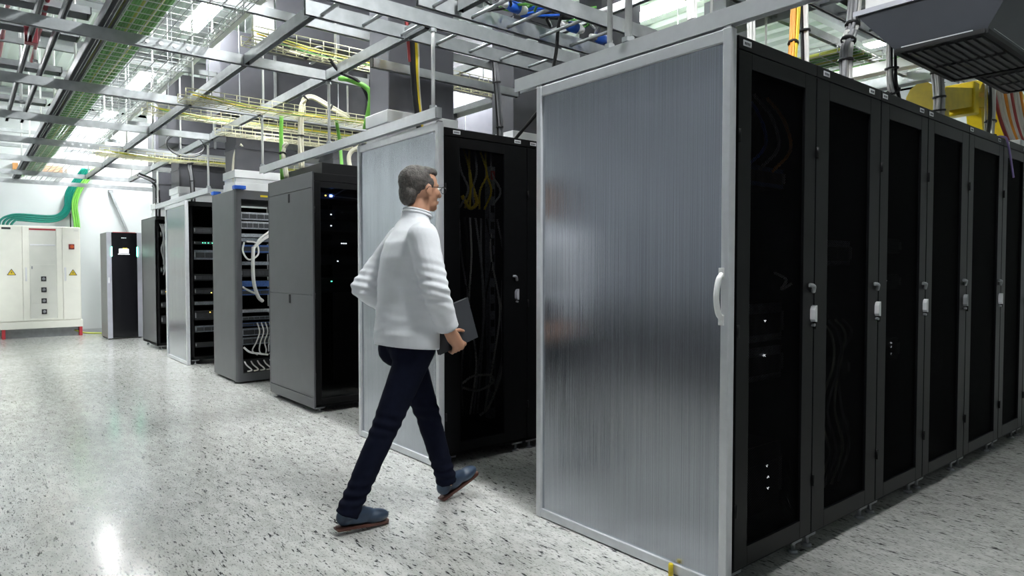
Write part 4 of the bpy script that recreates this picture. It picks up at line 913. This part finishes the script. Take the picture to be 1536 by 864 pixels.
for s in (-1, 1):
    b.ball((1.905, 3+s*0.038, 1.655), (0.030, 0.022, 0.026), 10)
    b.ball((1.842, 3+s*0.077, 1.668), (0.020, 0.009, 0.031), 12); b.ball((1.850, 3+s*0.078, 1.648), (0.010, 0.008, 0.014), 10)
b.cone((1.795, 3, 1.47), (1.838, 3, 1.61), 0.064, 0.055, 18)
# core of the body under the clothes
b.loft([((1.755, 3, 0.84), .08, .13), ((1.755, 3, 0.95), .10, .15), ((1.765, 3, 1.10), .095, .135), ((1.77, 3, 1.30), .105, .165), ((1.78, 3, 1.42), .09, .17), ((1.79, 3, 1.48), .06, .09)], 20)
LS, LE, LW = V((1.825, 3.180, 1.425)), V((1.645, 3.255, 1.165)), V((1.835, 3.205, 1.015))
RS, RE, RW = V((1.740, 2.820, 1.425)), V((1.760, 2.745, 1.170)), V((1.862, 2.775, 0.955))
for S, E_, W in ((LS, LE, LW), (RS, RE, RW)):
    b.cone(S, E_, 0.050, 0.040); b.cone(E_, W, 0.040, 0.028)
RH, RK, RA = V((1.765, 2.920, 0.87)), V((1.600, 2.945, 0.49)), V((1.398, 2.965, 0.085))
LH, LK, LA = V((1.775, 3.080, 0.87)), V((1.915, 3.065, 0.49)), V((2.030, 3.05, 0.095))
for H, K, A in ((RH, RK, RA), (LH, LK, LA)):
    b.cone(H, K, 0.075, 0.050); b.cone(K, A, 0.048, 0.034)
# right hand: palm outside the folder, fingers hooked under its lower edge
kn = V((1.945, 2.806, 0.872)); ed = V((0.95, 0, 0.30)).normalized()
pc_ = (RW+kn)/2; b.tube([RW, RW.lerp(kn, .4), kn], [0.030, 0.036, 0.030], 12); b.ball(RW, 0.029, 10)
for k in range(4):
    q = kn+ed*(-0.030+0.0205*k)
    b.ball(q, 0.0145, 8); b.cone(pc_, q, 0.022, 0.0125, 8)
    ln = (0.9, 1.0, 0.97, 0.82)[3-k]
    zb_ = 0.905-(2.09-q.x)*0.316
    j1 = V((q.x+0.004, 2.832, zb_-0.014)); j2 = V((q.x+0.008, 2.866, zb_-0.010*ln)); j3 = V((q.x+0.010, 2.878, zb_+0.028*ln))
    b.cone(q, j1, 0.0098, 0.0090, 8); b.cone(j1, j2, 0.0090, 0.0084, 8); b.cone(j2, j3, 0.0084, 0.0072, 8)
th = [V((1.885, 2.792, 0.932)), V((1.925, 2.818, 0.950)), V((1.962, 2.829, 0.952)), V((1.990, 2.832, 0.945))]
for i in range(3): b.cone(th[i], th[i+1], (0.017, 0.0115, 0.010)[i], (0.0115, 0.010, 0.0085)[i], 8)
# left hand: relaxed, fingers gently curled, in front of the body
hd = V((0.86, -0.30, -0.40)).normalized(); sd = V((0.25, 0.15, 0.95)).normalized(); sd = (sd-hd*sd.dot(hd)).normalized(); pn = hd.cross(sd)
lk = LW+hd*0.088; b.tube([LW, LW.lerp(lk, .5), lk], [0.029, 0.036, 0.032], 12)
for k in range(4):
    q = lk+sd*(0.030-0.0205*k); ln = (0.92, 1.0, 0.95, 0.78)[k]
    b.cone(LW.lerp(lk, .45), q, 0.020, 0.0125, 8)
    j1 = q+(hd*0.9+pn*0.35)*0.040*ln; j2 = j1+(hd*0.6+pn*0.75)*0.028*ln; j3 = j2+(hd*0.25+pn*0.95)*0.022*ln
    b.cone(q, j1, 0.0098, 0.0090, 8); b.cone(j1, j2, 0.0090, 0.0084, 8); b.cone(j2, j3, 0.0084, 0.0072, 8)
t0 = LW+hd*0.025+sd*0.028; t1 = t0+(hd*0.55+sd*0.6+pn*0.3).normalized()*0.042; t2 = t1+(hd*0.85+sd*0.2+pn*0.4).normalized()*0.030; t3 = t2+(hd*0.9+pn*0.4).normalized()*0.024
for p, q, r1, r2 in ((t0, t1, 0.017, 0.0115), (t1, t2, 0.0115, 0.010), (t2, t3, 0.010, 0.0085)): b.cone(p, q, r1, r2, 8)
remeshed(b, 'body', M_skin, man, 0.0045, 3)
# face details
ey = MB()
for s in (-1, 1): ey.ball((1.9215, 3+s*0.031, 1.678), (0.011, 0.014, 0.009), 12)
e_ = ey.build('eyes', M_eye, man)
ir = MB()
for s in (-1, 1): ir.ball((1.9315, 3+s*0.031, 1.678), (0.003, 0.006, 0.006), 10)
ir.build('irises', M_ink, e_)
lp = MB(); lp.ball((1.9365, 3, 1.616), (0.005, 0.022, 0.005), 12); lp.ball((1.9355, 3, 1.607), (0.005, 0.019, 0.005), 12); lp.build('lips', M_lips, man)
hb = MB()
hb.ball((1.808, 3, 1.714), (0.092, 0.083, 0.086), 24); hb.ball((1.762, 3, 1.650), (0.042, 0.060, 0.065), 18); hb.ball((1.862, 3, 1.764), (0.072, 0.062, 0.032), 18)
for s in (-1, 1): hb.ball((1.855, 3+s*0.071, 1.705), (0.022, 0.010, 0.030), 10)
remeshed(hb, 'hair', M_hair, man, 0.006, 2, lambda p: 0.0022*noise.noise(p*90)+0.0022*noise.noise(p*35))
gl = MB()
for s in (-1, 1):
    gl.tube([V((1.958, 3+s*0.033+0.023*math.cos(a*PI/8), 1.676+0.018*math.sin(a*PI/8))) for a in range(17)], 0.0016, 6)
    gl.tube([(1.957, 3+s*0.057, 1.682), (1.93, 3+s*0.074, 1.684), (1.835, 3+s*0.084, 1.682), (1.825, 3+s*0.083, 1.668)], 0.0018, 6)
gl.tube([(1.958, 2.99, 1.680), (1.961, 3.0, 1.683), (1.958, 3.01, 1.680)], 0.0016, 6)
gl.build('glasses', M_black, man)
# shirt
sh = MB()
yw = math.radians(-9)
sh.loft([((1.752, 3.0, 0.868), .150, .212, 0, 0.10), ((1.752, 3, 0.93), .153, .212, 0, .06), ((1.757, 3, 1.02), .146, .204), ((1.762, 3, 1.12), .142, .202), ((1.768, 3, 1.22), .143, .208), ((1.775, 3, 1.32), .142, .216, yw), ((1.780, 3, 1.40), .122, .216, yw), ((1.785, 3, 1.455), .092, .178, yw), ((1.795, 3, 1.495), .078, .112), ((1.805, 3, 1.525), .070, .080), ((1.815, 3, 1.562), .068, .072, 0, 0.25)], 32)
for S, E_, W, f in ((LS, LE, LW, 0.62), (RS, RE, RW, 0.93)):
    sh.cone(S, E_, 0.076, 0.068, 18); c = E_.lerp(W, f); sh.tube([E_, E_.lerp(W, f*0.5), c], [0.068, 0.062, 0.054], 18); sh.ball(E_, 0.068, 16)
    d = (W-E_).normalized(); sh.tube([c-d*0.035, c], [0.060, 0.057], 18)
def folds(p):
    q = p*1.0; f = 0.004*noise.noise(V((q.x*9, q.y*9, q.z*16)))
    for E_ in (LE, RE):
        dd = (p-E_).length; f += 0.005*math.exp(-(dd/0.11)**2)*math.sin(p.z*150+p.x*40)
    f += 0.0045*math.exp(-((p.z-1.02)/0.13)**2)*noise.noise(V((p.x*6+p.y*6, p.y*5, p.z*30)))
    return f
shirt = remeshed(sh, 'shirt', M_shirt, man, 0.007, 3, folds)
co_ = MB()
for i in range(2):
    P = []
    for a in range(25):
        t_ = 2*PI*a/24; P.append(V((1.817+0.068*math.cos(t_), 3+0.071*math.sin(t_), 1.560-0.016*math.cos(t_)-0.014*i)))
    co_.tube(P, 0.0065+0.003*i, 8)
co_.build('collar', M_shirt, shirt)
# trousers
tr = MB()
tr.ball((1.757, 3, 0.895), (0.122, 0.172, 0.105), 24); tr.ball((1.715, 2.94, 0.86), (0.085, 0.085, 0.10), 16); tr.ball((1.715, 3.06, 0.86), (0.085, 0.085, 0.10), 16)
for H, K, A in ((RH, RK, RA), (LH, LK, LA)):
    tr.cone(H, K, 0.096, 0.067, 20); m_ = A; tr.tube([K, K.lerp(A, .35), K.lerp(A, .8), m_], [0.066, 0.061, 0.055, 0.058], 20); tr.ball(K, 0.066, 16)
def tfold(p): return 0.003*noise.noise(p*14)+0.004*math.exp(-((p.z-0.17)/0.08)**2)*math.sin(p.z*140)+0.003*math.exp(-((p.z-0.5)/0.07)**2)*math.sin(p.z*120+p.x*30)
remeshed(tr, 'trousers', M_trou, man, 0.007, 3, tfold)
# shoes
def shoe(heel, pitch, yaw, nm):
    u = MB()
    u.ball((0.050, 0, 0.062), (0.046, 0.036, 0.045), 16); u.loft([((0.05, 0, 0.05), .046, .037), ((0.060, 0, 0.085), .041, .034), ((0.070, 0, 0.112), .038, .034)], 18)
    u.cone((0.07, 0, 0.085), (0.17, 0, 0.058), 0.036, 0.034, 14); u.ball((0.205, 0, 0.046), (0.075, 0.045, 0.034), 16); u.ball((0.12, 0, 0.045), (0.075, 0.037, 0.030), 16)
    s = MB(); out = []
    for a in range(28):
        t_ = 2*PI*a/28; x = 0.143+0.139*math.cos(t_); wd = 0.033+0.0105*max(0, math.cos(t_-0.4)); out.append((x, wd*math.copysign(abs(math.sin(t_))**0.75, math.sin(t_))))
    s.prism(out, 'z', 0.005, 0.019)
    s.box(0.006, 0.075, -0.031, 0.031, 0, 0.012, 0.006)
    M_ = Matrix.Translation(heel) @ Matrix.Rotation(yaw, 4, 'Z') @ Matrix.Rotation(pitch, 4, 'Y')
    for q in (u, s): q.v = [M_ @ p for p in q.v]
    so_ = remeshed(u, 'shoe', M_shoe, man, 0.006, 3)
    s.build('sole', M_sole, so_)
    l = MB()
    for k in range(4):
        x = 0.105+0.018*k; z = 0.112-0.012*k; l.tube([M_ @ V((x, -0.018, z-0.012)), M_ @ V((x, 0, z-0.001)), M_ @ V((x, 0.018, z-0.012))], 0.0022, 6)
    l.build('laces', M_blk, so_)
shoe((1.335, 2.965, 0.024), math.radians(4.7), math.radians(-2), 'right')
shoe((1.985, 3.05, 0.0), math.radians(-20), math.radians(3), 'left')
# folder in the right hand
fo = thing('folder', (1.98, 2.85, 0.9), 'thin dark grey folder held in the right hand of the walking person', 'folder')
e1 = V((-0.95, 0, -0.30)).normalized(); e2 = V((-0.30, 0, 0.95)).normalized(); P0 = V((2.09, 2.843, 0.905))
def slab(a, b_, c, d, y0, y1):
    pts = [P0+e1*a+e2*c, P0+e1*b_+e2*c, P0+e1*b_+e2*d, P0+e1*a+e2*d]
    return MB().hexa([V((p.x, y0, p.z)) for p in pts]+[V((p.x, y1, p.z)) for p in pts])
slab(0, 0.25, 0, 0.22, 2.842, 2.847).build('cover', M_fold, fo); slab(0, 0.25, 0, 0.22, 2.856, 2.861).build('cover', M_fold, fo)
slab(0.004, 0.246, 0.002, 0.216, 2.847, 2.856).build('pages', mat('grey_page_block', (0.10, 0.10, 0.11), 0.6), fo)

# ------------------------------------------------------------------ light, camera, view
w = bpy.data.worlds.new('room_world'); SC.world = w; w.use_nodes = True
w.node_tree.nodes['Background'].inputs[0].default_value = (0.5, 0.52, 0.55, 1); w.node_tree.nodes['Background'].inputs[1].default_value = 0.0
cd = bpy.data.cameras.new('camera'); co = bpy.data.objects.new('camera', cd); COL.objects.link(co)
cd.sensor_width = 36; cd.lens = 1006.77/1536*36; cd.clip_start = 0.05
co.location = (0, 0, 1.27); co.rotation_euler = (math.radians(90-1.717), 0, math.radians(-39.227))
SC.camera = co
SC.view_settings.view_transform = 'Standard'; SC.view_settings.look = 'None'; SC.view_settings.gamma = 1; SC.view_settings.exposure = 1.2
SC.view_settings.use_curve_mapping = False
SC.cycles.max_bounces = 8; SC.cycles.transparent_max_bounces = 12; SC.cycles.sample_clamp_indirect = 6
SC.cycles.use_denoising = True
